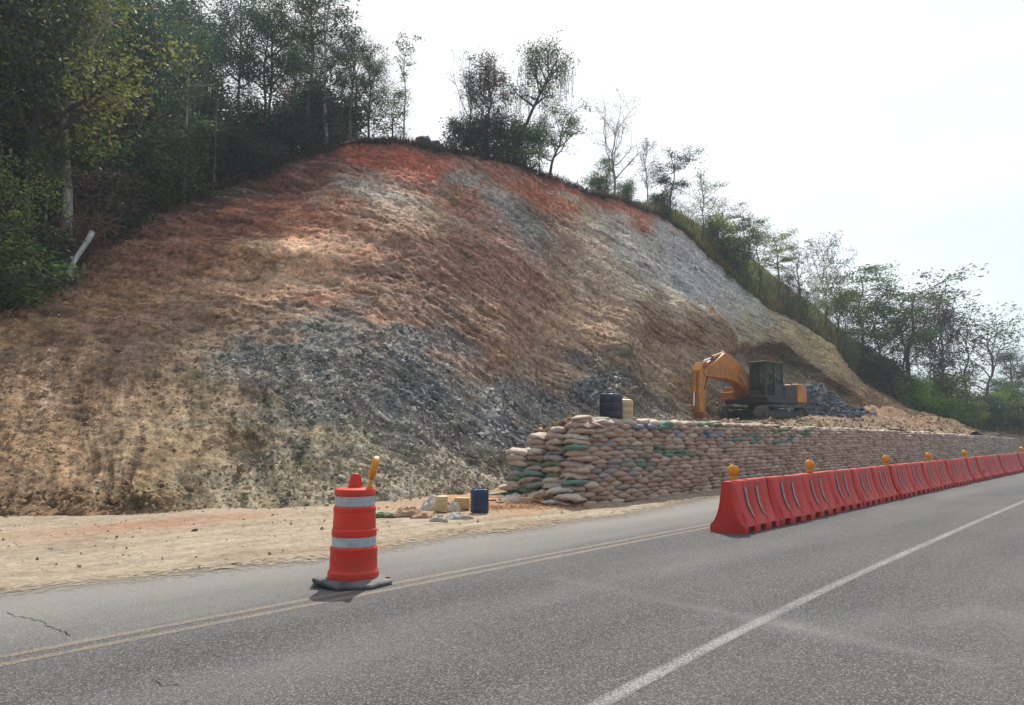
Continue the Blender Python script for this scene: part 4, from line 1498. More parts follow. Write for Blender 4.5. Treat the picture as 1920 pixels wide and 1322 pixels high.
def lamp(loc, rz, lab, grp=None, tilt=0.0, h=1.0):
    """warning lamp: battery case below, round amber lens with rim above"""
    e = empty('warning_lamp', loc, rz, lab, 'warning lamp', grp)
    e.rotation_euler = (0, tilt, rz)
    m = MB()
    m.box((0, 0, .03), (.12, .06, .06), taper=.92)
    m.cyl((0, 0, .06), (0, 0, .085), .02, .02, 10)
    m.build('battery_case', M_LAMPY, e, bevel=.008)
    m = MB()
    zc, r_ = .155, .082
    m.cyl((0, -.032, zc), (0, .032, zc), r_ + .008, r_ + .008, 24)
    m.build('lens_rim', M_LAMPY, e, True, auto=40)
    for sgn in (-1, 1):
        m = MB()
        pr = [(r_, .034), (r_ * .9, .05), (r_ * .6, .062), (.01, .068)]
        vs, fs = [], []
        n = 24
        for rr_, yy in pr:
            for i in range(n):
                a = math.tau * i / n
                vs.append((rr_ * math.cos(a), sgn * yy, zc + rr_ * math.sin(a)))
        for r in range(len(pr) - 1):
            for i in range(n):
                j = (i + 1) % n
                fs.append((r * n + i, r * n + j, (r + 1) * n + j, (r + 1) * n + i))
        fs.append(tuple((len(pr) - 1) * n + i for i in range(n)))
        m.add(vs, fs)
        m.build('lens', M_LENS, e, True)
    return e


dp = G(662, 1094)
drum = empty('traffic_drum', (dp.x, dp.y, 0.002), R(14), 'orange red traffic drum with two grey reflective bands standing on the double yellow line', 'traffic drum')
K = 1.0
prof = [(.255, .062), (.262, .075), (.262, .125), (.246, .150), (.244, .16), (.240, .335), (.243, .345), (.243, .368), (.232, .378)]
prof += [(.2275, .385), (.2265, .485), (.231, .492), (.231, .548), (.221, .560), (.215, .735), (.219, .742), (.219, .775), (.2105, .785),
         (.206, .79), (.2045, .895), (.211, .90), (.212, .945), (.205, .962), (.17, .972), (.085, .975), (.082, .982)]
m = MB()
m.lathe(prof, 48)
m.build('barrel', M_ORG, drum, True, auto=28)
m = MB(); m.lathe([(.2285, .388), (.2280, .400), (.2275, .472), (.2275, .482)], 48); m.build('reflective_band', M_REFL, drum, True, auto=30)
m = MB(); m.lathe([(.2075, .795), (.2068, .81), (.2058, .88), (.2055, .892)], 48); m.build('reflective_band', M_REFL, drum, True, auto=30)
m = MB()
hp = [(.075, .972), (.070, 1.03), (.058, 1.09), (.045, 1.125), (.02, 1.135)]
vs, fs = [], []
n = 20
for r_, z_ in hp:
    for i in range(n):
        a = math.tau * i / n
        vs.append((r_ * math.cos(a) * 1.0, r_ * .5 * math.sin(a), z_ - .012))
for r in range(len(hp) - 1):
    for i in range(n):
        j = (i + 1) % n
        fs.append((r * n + i, r * n + j, (r + 1) * n + j, (r + 1) * n + i))
fs.append(tuple((len(hp) - 1) * n + i for i in range(n)))
m.add(vs, fs)
m.build('grip', M_ORG, drum, True, auto=50)
# octagonal rubber base, thick rim, one corner curled up
m = MB()
N8 = 8
for rr_, z_ in ((.405, .0), (.415, .03), (.40, .045), (.30, .062), (.255, .075)):
    for i in range(N8):
        a = math.tau * (i + .5) / N8
        lift = .0
        x_, y_ = rr_ * math.cos(a) * 1.02, rr_ * math.sin(a) * 1.0
        if i == 4 and rr_ > .39: lift = .055; x_ *= 1.06
        if i == 3 and rr_ > .39: lift = .01
        m.v.append((x_, y_, z_ + lift))
for r in range(4):
    for i in range(N8):
        j = (i + 1) % N8
        m.f.append((r * N8 + i, r * N8 + j, (r + 1) * N8 + j, (r + 1) * N8 + i))
m.f.append(tuple(range(N8 - 1, -1, -1)))
m.build('rubber_base', M_RUB, drum, bevel=.006)
m = MB()
m.box((.345, -.09, .058), (.05, .012, .012))
m.build('base_slot', M_BLK, drum)
lp = P(689, 900, dp.y + .06)
lamp((dp.x + .135, dp.y + .045, .968), R(84), 'amber warning lamp seen edge on, bolted on the traffic drum', None, tilt=R(0))
lm = bpy.data.objects['warning_lamp']
lm.rotation_euler = (R(13), R(2), R(101))
lm.scale = (1.2, .62, 1.4)

# ================================================================== PLASTIC BARRIERS
BH = 0.80
UL = 1.50


def half_w(z):
    # flared foot, concave flank, narrow head
    zs = [0, .06, .115, .16, .24, .34, .46, .60, .72, .775, .80]
    ws = [.285, .288, .285, .255, .205, .165, .135, .112, .096, .090, .070]
    return np.interp(z, zs, ws)


def barrier_mesh(seed=0):
    r_ = random.Random(seed)
    ns_ = 76
    xs = np.linspace(-UL / 2 + .006, UL / 2 - .006, ns_)
    zs = np.array([0, .055, .092, .1, .13, .16, .2, .25, .31, .38, .46, .54, .62, .70, .745, .765, .80])
    out_v, out_f = [], []
    x1 = (xs + UL / 2) / UL
    Xg, Zg = np.meshgrid(x1, zs, indexing='ij')
    W_ = half_w(Zg)
    # recessed shoulders at both ends (interlock seam), raised ribs, bottom fork slots, drain notches
    rib = np.zeros_like(Xg)
    for c_, wd in ((.0, .035), (1.0, .035)):
        rib -= .020 * np.exp(-((Xg - c_) / wd) ** 4) * (Zg > .13)
    for c_ in (.16, .50, .84):
        rib += .016 * np.exp(-((Xg - c_) / .085) ** 6) * sstep(.16, .24, Zg) * (1 - sstep(.66, .74, Zg))
    for c_ in (.33, .67):
        rib += .004 * np.exp(-((Xg - c_) / .06) ** 6)
    slot = np.zeros_like(Xg)
    for c_ in (.20, .50, .80):
        slot += (np.abs(Xg - c_) < .068) * (Zg < .095)
    notch = np.zeros_like(Xg)
    for c_ in (.08, .33, .67, .92):
        notch += (np.abs(Xg - c_ - (Zg - .16) * .25) < .022) * ((Zg > .115) & (Zg < .26))
    W_ = W_ + rib - .15 * slot - .030 * notch
    for sg in (-1, 1):
        vx = np.stack([Xg * UL - UL / 2, sg * W_, Zg], -1).reshape(-1, 3)
        ix_ = np.arange(Xg.size).reshape(Xg.shape) + (0 if sg < 0 else Xg.size)
        q = np.stack([ix_[:-1, :-1], ix_[1:, :-1], ix_[1:, 1:], ix_[:-1, 1:]], -1).reshape(-1, 4)
        if sg > 0: q = q[:, ::-1]
        out_v.append(vx); out_f.append(q)
    N_ = Xg.size; nz_ = len(zs)
    A = np.arange(N_).reshape(Xg.shape); B = A + N_
    topq = np.stack([A[:-1, -1], A[1:, -1], B[1:, -1], B[:-1, -1]], -1)
    e0 = np.stack([A[0, :-1], A[0, 1:], B[0, 1:], B[0, :-1]], -1)
    e1 = np.stack([A[-1, :-1], B[-1, :-1], B[-1, 1:], A[-1, 1:]], -1)
    out_f += [topq, e0, e1]
    return np.concatenate(out_v), np.concatenate(out_f)


bv, bf = barrier_mesh()
M_RED = simple_mat('red_plastic', (0.60, 0.034, 0.028), .55, .16, 2.0, .03, dirt='7a4a3c', dirt_amt=.3, spec=.22)
M_STRIP = simple_mat('grey_reflective_strip', (0.31, 0.32, 0.32), .6, .12, 12, .05, dirt='7a6a60', dirt_amt=.3)
BME = mesh_np('barrier_body', bv, bf, M_RED, True)
BME.set_sharp_from_angle(angle=R(32))


def strip_mesh(xc):
    zs = np.array([.24, .30, .37, .44, .50, .57, .64, .69])
    xo = np.where(zs < .44, 0, 0) + .0
    v, f = [], []
    for z in zs:
        w0 = half_w(z) + .0175
        sh_ = (0.0 if z >= .44 else (0.44 - z) * .30)
        for a in (-.028, .028):
            for dy in (0, .006):
                v.append((xc + a + sh_, -(w0 + dy), z))
    for k in range(len(zs) - 1):
        o_ = k * 4; p_ = o_ + 4
        f += [(o_ + 1, o_ + 3, p_ + 3, p_ + 1), (o_, o_ + 1, p_ + 1, p_), (o_ + 3, o_ + 2, p_ + 2, p_ + 3)]
    f += [(0, 2, 3, 1), (len(v) - 4, len(v) - 3, len(v) - 1, len(v) - 2)]
    return v, f


def make_barrier():
    e = empty('plastic_barrier', (0, 0, 0), 0, 'x', 'barrier', 'red plastic barriers linked along the closed lane')
    link('body', BME, e)
    for xc in (-.27, .18):
        m_ = MB(); m_.add(*strip_mesh(xc)); m_.build('reflective_strip', M_STRIP, e)
    m_ = MB()
    m_.lathe([(.045, .798), (.045, .812), (.02, .814)], 14, (0.0, 0, 0))
    m_.build('filler_cap', M_RED, e)
    return e


ORD = ['nearest', 'second', 'third', 'fourth', 'fifth', 'sixth', 'seventh', 'eighth', 'ninth', 'tenth', 'eleventh', 'twelfth', 'thirteenth', 'fourteenth', 'fifteenth',
       'sixteenth', 'seventeenth', 'eighteenth', 'nineteenth', 'twentieth', 'twenty-first', 'twenty-second', 'twenty-third']
proto = make_barrier()
rng = random.Random(9)
bar_t = lambda s: np.interp(s, [11, 20, 30, 40, 50], [5.37, 5.40, 5.36, 5.28, 5.22])
for i in range(23):
    b = proto if i == 0 else copy_tree(proto)
    s = 11.13 + UL * (i + .5)
    t = float(bar_t(s)) + rng.uniform(-.02, .02)
    b.location = ST(s, t, .004)
    b.rotation_euler = (R(rng.uniform(-.5, .5)), R(rng.uniform(-.4, .4)), ROAD_RZ + rng.uniform(-.03, .03))
    if i == 0:
        b['label'] = 'nearest red plastic barrier, its flared end facing the traffic drum'
    elif i == 13:
        b['label'] = 'red plastic barrier with a dark hole at its foot, far down the row'
    else:
        b['label'] = f'red plastic barrier with grey strips, {ORD[i]} from the near end of the row'
    if i == 13:
        m_ = MB(); m_.box((-.45, -.235, .30), (.16, .02, .10), Euler((R(35), 0, R(4))).to_matrix()); m_.build('broken_hole', M_BLK, b)
b0 = proto
LAMPS = [(1374, 'nearest barrier'), (1517, 'third barrier'), (1660, 'seventh barrier'), (1740, 'eleventh barrier of the row'), (1808, 'fifteenth barrier or so'), (1915, 'farthest barrier in view')]
pos_names = ['amber warning lamp on the nearest red barrier', 'amber warning lamp second along the barrier row, leaning forward', 'amber warning lamp third along the barrier row',
             'amber warning lamp fourth along the row of red barriers', 'amber warning lamp fifth along the row of red barriers', 'amber warning lamp last in the barrier row at the photo edge']
for (px, _), lab in zip(LAMPS, pos_names):
    # station on the row whose bearing matches
    best = min(np.arange(11.3, 60, .02), key=lambda s: abs(proj(np.array([*ST(s, float(bar_t(s)) + .02, .86)]))[0] - px))
    lamp(ST(best, float(bar_t(best)), .815), ROAD_RZ + R(-35) + rng.uniform(-.15, .15), lab, 'amber lamps on the barriers', tilt=rng.uniform(-.06, .06))
# ================================================================== EXCAVATOR
M_EXO = simple_mat('orange_machine_paint', (0.56, 0.215, 0.030), .5, .12, 2.5, .04, dirt='7a5030', dirt_amt=.35)
M_EXR = simple_mat('rusty_orange_steel', (0.34, 0.085, 0.028), .7, .25, 4, .2, dirt='5a3020', dirt_amt=.3)
M_EXD = simple_mat('dark_grey_machine', (0.028, 0.03, 0.035), .6, .25, 4, .08, dirt='6a5a4a', dirt_amt=.2)
M_EXG = simple_mat('pale_grey_panel', (0.32, 0.34, 0.37), .5, .12, 4, .04, dirt='6a5a4a', dirt_amt=.25)
M_TRK = simple_mat('muddy_track_steel', (0.085, 0.078, 0.07), .8, .35, 6, .3, dirt='8a7660', dirt_amt=.4)
M_CHR = simple_mat('steel_rod', (0.75, 0.76, 0.78), .2, .05, 4, 0, metal=.9)
mg, ng, lg, bgl = mat_new('cab_glass')
bgl.inputs['Base Color'].default_value = (0.03, 0.045, 0.045, 1)
bgl.inputs['Roughness'].default_value = 0.08
tr_ = ng.new('ShaderNodeBsdfTransparent'); tr_.inputs[0].default_value = (.62, .72, .66, 1)
ms_ = ng.new('ShaderNodeMixShader'); ms_.inputs[0].default_value = .18
lg.new(tr_.outputs[0], ms_.inputs[1]); lg.new(bgl.outputs[0], ms_.inputs[2]); lg.new(ms_.outputs[0], ng['Material Output'].inputs['Surface'])
M_GLASS = mg

ex_p = P(1428, 792, 38.0)
# local frame: +X = forward (boom side), +Y = machine's left (cab side), heading left and towards the road
EX_YAW = math.atan2(-0.62, -0.785)
ex = empty('excavator', (ex_p.x, ex_p.y, ex_p.z - .03), EX_YAW, 'orange crawler excavator with black cab and boom hanging down, behind the sandbag wall', 'excavator')


def track(y):
    m = MB()
    Lh, r_ = 1.55, .40
    path = []
    for k in range(9):
        a = math.pi / 2 + math.pi * k / 8
        path.append((-Lh + r_ * math.cos(a), r_ + r_ * math.sin(a)))
    for k in range(1, 12): path.append((-Lh + 2 * Lh * k / 12, 0))
    for k in range(9):
        a = -math.pi / 2 + math.pi * k / 8
        path.append((Lh + r_ * math.cos(a), r_ + r_ * math.sin(a)))
    for k in range(1, 12): path.append((Lh - 2 * Lh * k / 12, 2 * r_ - .03 * math.sin(math.pi * k / 12)))
    n = len(path)
    # frame
    fr = MB()
    fr.box((0, y, r_), (2 * Lh, .36, .34))
    fr.box((0, y - math.copysign(.5, y), .52), (1.6, .8, .30))
    tr = fr.build('track_frame', M_EXD, ex, bevel=.03)
    # tracks: one grouser plate per path step
    sh_ = MB()
    tot = []
    for i in range(n):
        a, b = Vector((path[i][0], path[i][1])), Vector((path[(i + 1) % n][0], path[(i + 1) % n][1]))
        nsub = max(1, round((b - a).length / .17))
        for q in range(nsub):
            tot.append((a.lerp(b, q / nsub), a.lerp(b, (q + 1) / nsub)))
    for a, b in tot:
        c_ = (a + b) / 2
        d_ = (b - a).normalized()
        ang = math.atan2(d_.y, d_.x)
        rot = Matrix.Rotation(-ang, 3, 'Y')
        L_ = (b - a).length
        sh_.box((c_.x, y, c_.y), (L_ * .92, .60, .045), rot)
        nrm_ = Vector((d_.y, -d_.x))
        sh_.box((c_.x + nrm_.x * .03, y, c_.y + nrm_.y * .03), (.03, .60, .04), rot)
    o_ = sh_.build('track', M_TRK, ex)
    wheels = MB()
    for k in range(7):
        x_ = -1.25 + 2.5 * k / 6
        w_ = MB(); w_.cyl((x_, y - .16, .13), (x_, y + .16, .13), .12, .12, 14); w_.build('roller', M_TRK, ex, True, auto=40)
    for x_ in (-Lh, Lh):
        w_ = MB(); w_.cyl((x_, y - .14, r_), (x_, y + .14, r_), .34, .34, 20)
        w_.cyl((x_, y - .18, r_), (x_, y + .18, r_), .14, .14, 14)
        w_.build('sprocket', M_TRK, ex, True, auto=40)


track(1.15); track(-1.15)
m = MB(); m.cyl((0, 0, .62), (0, 0, .98), .62, .62, 24); m.box((0, 0, .5), (1.5, 1.5, .26)); m.build('turntable', M_EXD, ex)
# house
m = MB(); m.box((-.35, 0, 1.08), (3.3, 2.5, .22)); m.build('deck', M_EXD, ex, bevel=.02)
m = MB()
m.prism([(-2.25, 1.02), (-1.35, 1.02), (-1.35, 2.0), (-2.0, 2.0), (-2.25, 1.75)], -1.28, 1.28); m.build('counterweight', M_EXO, ex, bevel=.08)
m = MB(); m.box((-.75, .95, 1.52), (1.15, .62, .70)); m.build('engine_panel', M_EXD, ex, bevel=.04)
m = MB(); m.box((-.75, -.15, 1.6), (1.15, 1.5, .86)); m.build('engine_hood', M_EXD, ex, bevel=.06)
m = MB(); m.box((.35, -.92, 1.50), (2.0, .72, .66)); m.box((1.50, -.92, 1.36), (.32, .72, .40)); m.build('tool_box', M_EXO, ex, bevel=.05)
m = MB(); m.cyl((-1.0, -.5, 2.0), (-1.0, -.5, 2.45), .06, .06, 12); m.build('exhaust', M_EXR, ex)
m = MB()
for y_ in (.60, 1.24):
    m.bar((-1.25, y_, 1.86), (-.4, y_, 2.05), .03, .03)
m.build('handrail', M_EXD, ex)
# cab: posts, roof, floor, seat, glass
cx0, cx1, cy0, cy1, cz0, cz1 = -.16, 1.46, .30, 1.24, 1.19, 2.98
m = MB(); m.box(((cx0 + cx1) / 2, (cy0 + cy1) / 2, cz0 + .07), (cx1 - cx0, cy1 - cy0, .14)); m.box((cx0 + .05, (cy0 + cy1) / 2, 1.7), (.1, cy1 - cy0 - .1, .9)); m.build('cab_floor', M_EXD, ex, bevel=.02)
m = MB(); m.box(((cx0 + cx1) / 2 - .05, (cy0 + cy1) / 2, cz1), (cx1 - cx0 - .02, cy1 - cy0 + .02, .09)); m.build('cab_roof', M_EXD, ex, bevel=.035)
m = MB()
for x_, xt in ((cx0 + .05, cx0 + .08), (.62, .62), (cx1 - .04, cx1 - .16)):
    for y_ in (cy0 + .04, cy1 - .04):
        m.bar((x_, y_, cz0 + .14), (xt, y_, cz1 - .04), .085, .085)
for y_ in (cy0 + .04, cy1 - .04):
    m.bar((cx0 + .05, y_, 1.98), (.62, y_, 1.98), .05, .05)
m.bar((cx1 - .04, cy0 + .05, cz0 + .3), (cx1 - .04, cy1 - .05, cz0 + .3), .06, .06)
m.build('cab_frame', M_EXD, ex, bevel=.015)
m = MB(); m.box((.23, cy1 - .045, 1.62), (.66, .035, .62)); m.build('cab_door_panel', M_EXD, ex, bevel=.01)


def pane(vs):
    m_ = MB(); 
    a = [Vector(v) for v in vs]
    n_ = (a[1] - a[0]).cross(a[2] - a[0]).normalized() * .008
    m_.add([v - n_ for v in a] + [v + n_ for v in a], [(0, 3, 2, 1), (4, 5, 6, 7), (0, 1, 5, 4), (1, 2, 6, 5), (2, 3, 7, 6), (3, 0, 4, 7)])
    m_.build('cab_window', M_GLASS, ex)


pane([(cx1 - .04, cy0 + .1, cz0 + .36), (cx1 - .04, cy1 - .1, cz0 + .36), (cx1 - .155, cy1 - .1, cz1 - .08), (cx1 - .155, cy0 + .1, cz1 - .08)])
pane([(.68, cy1 - .04, cz0 + .18), (cx1 - .1, cy1 - .04, cz0 + .18), (cx1 - .2, cy1 - .04, cz1 - .08), (.68, cy1 - .04, cz1 - .08)])
pane([(cx0 + .12, cy1 - .04, 2.03), (.57, cy1 - .04, 2.03), (.57, cy1 - .04, cz1 - .08), (cx0 + .14, cy1 - .04, cz1 - .08)])
pane([(.68, cy0 + .04, cz0 + .5), (cx1 - .1, cy0 + .04, cz0 + .5), (cx1 - .2, cy0 + .04, cz1 - .08), (.68, cy0 + .04, cz1 - .08)])
m = MB(); m.box((.28, .78, 1.62), (.46, .48, .12)); m.box((.05, .78, 1.95), (.12, .46, .62), Matrix.Rotation(R(-8), 3, 'Y')); m.build('seat', M_BLK, ex, bevel=.03)
m = MB(); m.cyl((.95, .6, 1.33), (.9, .6, 1.8), .018, .018, 8); m.cyl((.95, .9, 1.33), (.9, .9, 1.8), .018, .018, 8); m.build('control_lever', M_BLK, ex)
m = MB(); m.cyl((.05, .55, cz1 + .03), (.02, .55, cz1 + .28), .03, .03, 8); m.cyl((.02, .55, cz1 + .26), (.02, .55, cz1 + .42), .085, .07, 14); m.build('beacon', M_EXR, ex)
m = MB(); m.bar((1.25, 1.28, 2.2), (1.4, 1.5, 2.2), .02, .02); m.box((1.42, 1.52, 2.15), (.03, .16, .26)); m.build('mirror', M_BLK, ex)
# boom (bent plate box), stick, cylinders, bucket
BY = -.18


def plate(profile, w, name, mat):
    m_ = MB()
    m_.prism(profile, BY - w / 2, BY + w / 2)
    return m_.build(name, mat, ex, bevel=.02)


plate([(.35, 1.30), (.62, 1.18), (1.3, 1.50), (2.1, 1.98), (2.9, 2.12), (4.05, 2.16), (4.62, 2.16), (4.74, 2.34), (4.55, 2.52), (3.02, 3.38), (2.62, 3.36), (1.5, 2.72), (.45, 1.85)], .56, 'boom', M_EXO)
plate([(4.20, 2.60), (4.35, 2.86), (4.72, 2.84), (4.98, 2.45), (5.10, 1.2), (5.02, .28), (4.86, .14), (4.70, .28), (4.56, 1.4), (4.42, 2.10)], .46, 'stick', M_EXO)
plate([(4.40, 2.62), (4.46, 2.78), (4.66, 2.78), (4.72, 2.62), (4.66, 2.5), (4.46, 2.5)], .50, 'stick_pivot', M_EXR)


def ram(a, b, r_, split, nm='hydraulic_cylinder', y=BY):
    a, b = Vector((a[0], y, a[1])), Vector((b[0], y, b[1]))
    c_ = a.lerp(b, split)
    m_ = MB(); m_.cyl(a, c_, r_, r_, 14); m_.cyl(c_ - (c_ - a).normalized() * .06, c_, r_ * 1.25, r_ * 1.25, 14)
    o_ = m_.build(nm, M_EXO, ex, True, auto=40)
    m_ = MB(); m_.cyl(c_, b, r_ * .55, r_ * .55, 12)
    m_.build('piston_rod', M_CHR, o_, True, auto=40)


ram((2.75, 3.40), (4.36, 2.92), .11, .62)
ram((.95, 1.35), (2.0, 2.35), .10, .62, y=BY + .34)
ram((.95, 1.35), (2.0, 2.35), .10, .62, y=BY - .34)
ram((5.08, 2.35), (5.22, .75), .085, .6)
m = MB()
m.tube([(2.0, BY + .12, 3.2), (2.9, BY + .12, 3.38), (3.6, BY + .16, 3.12), (4.3, BY + .2, 2.75), (4.45, BY + .24, 2.1), (4.7, BY + .22, 1.5)], .03, 7)
m.tube([(2.0, BY - .12, 3.2), (2.9, BY - .1, 3.40), (3.6, BY - .12, 3.16), (4.25, BY - .2, 2.9)], .03, 7)
m.build('hose', M_BLK, ex, True)
m = MB()
bk = [(5.05, .45), (5.10, .10), (4.85, -.12), (4.35, -.22), (4.0, -.02), (4.2, .02), (4.5, .02), (4.75, .30)]
m.prism(bk, BY - .45, BY + .45); m.build('bucket', M_EXR, ex, bevel=.02)
m = MB()
for y_ in (-.38, -.19, 0, .19, .38):
    m.box((3.95, BY + y_, -.05), (.16, .07, .05))
m.build('bucket_teeth', M_TRK, ex)


# ------------------------------------------------------------------ operator in the cab
def skin_body(name, joints, edges, mat, parent, levels=2):
    me_ = bpy.data.meshes.new(name)
    me_.from_pydata([j[0] for j in joints], edges, [])
    o_ = link(name, me_, parent)
    md = o_.modifiers.new('skin', 'SKIN')
    sk = me_.skin_vertices[0] if me_.skin_vertices else None
    if not me_.skin_vertices:
        bpy.context.view_layer.objects.active = o_
    for i, j in enumerate(joints):
        me_.skin_vertices[0].data[i].radius = (j[1], j[1] * (j[2] if len(j) > 2 else 1))
        me_.skin_vertices[0].data[i].use_root = (i == 0)
    sb_ = o_.modifiers.new('sub', 'SUBSURF'); sb_.levels = levels; sb_.render_levels = levels
    md.use_smooth_shade = True
    me_.materials.append(mat)
    return o_


M_SKIN = simple_mat('skin', (0.26, 0.13, 0.08), .6, .05, 8, 0)
M_TROUS = simple_mat('dark_trousers', (0.03, 0.035, 0.05), .9, .1, 8, 0)
M_VEST = simple_mat('hi_vis_vest', (0.45, 0.85, 0.05), .7, .1, 10, .1)
M_HAT = simple_mat('white_hard_hat', (0.75, 0.76, 0.78), .35, .04, 8, 0)
per = empty('person', (0, 0, 0), 0, 'seated person in a lime safety vest and pale hard hat inside the excavator cab', 'person')
per.matrix_world = Matrix.Translation(ex.location) @ Matrix.Rotation(EX_YAW, 4, 'Z') @ Matrix.Translation((.30, .78, 1.70))
# joints relative to the hips: +X forward, +Y left
J = [((0, 0, .05), .15, .8), ((-.02, 0, .25), .14, .8), ((-.03, 0, .42), .16, .7), ((-.02, 0, .53), .075), ((0, 0, .60), .062), ((.015, 0, .67), .088), ((.02, 0, .76), .095), ((.02, 0, .83), .06),
     ((-.02, .19, .47), .062), ((.06, .24, .22), .048), ((.30, .20, .20), .036), ((.40, .18, .22), .034),
     ((-.02, -.19, .47), .062), ((.06, -.24, .22), .048), ((.30, -.20, .20), .036), ((.40, -.18, .22), .034),
     ((.10, .10, .04), .10), ((.46, .12, .06), .075), ((.50, .12, -.32), .05), ((.60, .12, -.36), .042),
     ((.10, -.10, .04), .10), ((.46, -.12, .06), .075), ((.50, -.12, -.32), .05), ((.60, -.12, -.36), .042)]
Ed = [(0, 1), (1, 2), (2, 3), (3, 4), (4, 5), (5, 6), (6, 7), (2, 8), (8, 9), (9, 10), (10, 11), (2, 12), (12, 13), (13, 14), (14, 15), (0, 16), (16, 17), (17, 18), (18, 19), (0, 20), (20, 21), (21, 22), (22, 23)]
body = skin_body('body', J, Ed, M_SKIN, per)
for sgn in (1, -1):
    for q in range(5):
        y0 = sgn * (.18 - .012 * (q - 1.5)); 
        base = (.40, y0, .222 - .008 * q)
        dirv = Vector((.055, sgn * .004 * q, -.012 * q)) if q < 4 else Vector((.03, -sgn * .045, .01))
        a = Vector(base); b = a + dirv; c_ = b + Vector((.012, 0, -.03))
        skin_body('finger', [(tuple(a), .010), (tuple(b), .009), (tuple(c_), .008)], [(0, 1), (1, 2)], M_SKIN, per, 1)
m = MB()
vest = []
for z_, rx, ry in ((.06, .165, .215), (.2, .155, .205), (.34, .16, .22), (.44, .15, .235), (.50, .11, .18), (.525, .075, .10)):
    for i in range(20):
        a = math.tau * i / 20
        vest.append((-.02 + rx * math.cos(a), ry * math.sin(a), z_))
ff = []
for r in range(5):
    for i in range(20):
        j = (i + 1) % 20
        ff.append((r * 20 + i, r * 20 + j, (r + 1) * 20 + j, (r + 1) * 20 + i))
m.add(vest, ff); m.build('safety_vest', M_VEST, per, True)
m = MB()
for sgn in (1, -1):
    m.tube([(.02, .10 * sgn, .05), (.25, .11 * sgn, .07), (.46, .12 * sgn, .075), (.52, .12 * sgn, -.04), (.51, .12 * sgn, -.26)], [.115, .105, .088, .078, .068], 12)
m.build('trousers', M_TROUS, per, True)
m = MB(); m.lathe([(.150, .775), (.125, .785), (.122, .82), (.10, .875), (.05, .905), (.01, .91)], 24, (.02, 0, 0)); m.build('hard_hat', M_HAT, per, True)
m = MB()
m.cyl((.10, 0, .70), (.125, 0, .685), .016, .012, 8); m.build('nose', M_SKIN, per, True)
m = MB()
m.box((.105, .033, .725), (.012, .022, .010)); m.box((.105, -.033, .725), (.012, .022, .010)); m.build('eyes', M_BLK, per)
m = MB()
m.box((.095, 0, .645), (.012, .045, .007)); m.build('mouth', M_EXR, per)
m = MB()
m.cyl((.01, .088, .70), (.01, .10, .70), .028, .024, 10); m.cyl((.01, -.088, .70), (.01, -.10, .70), .028, .024, 10); m.build('ears', M_SKIN, per, True)
# ================================================================== TREES AND PLANTS
def leaf_quads(rs, cen, size, flat=0.7, droop=0.0):
    n = len(cen)
    a = rs.normal(size=(n, 3)); a[:, 2] = a[:, 2] * flat - droop
    a /= np.linalg.norm(a, axis=1)[:, None] + 1e-9
    r_ = rs.normal(size=(n, 3)); r_[:, 2] *= .5
    b = np.cross(a, r_); b /= np.linalg.norm(b, axis=1)[:, None] + 1e-9
    L_ = (size * rs.uniform(.6, 1.35, n))[:, None]
    w_ = L_ * rs.uniform(.32, .5, (n, 1))
    nrm_ = np.cross(a, b)
    v = np.stack([cen - a * L_ * .5, cen + b * w_ * .5 + nrm_ * L_ * .06, cen + a * L_ * .5, cen - b * w_ * .5 + nrm_ * L_ * .06], 1)
    f = np.arange(n * 4).reshape(n, 4)
    return v.reshape(-1, 3), f


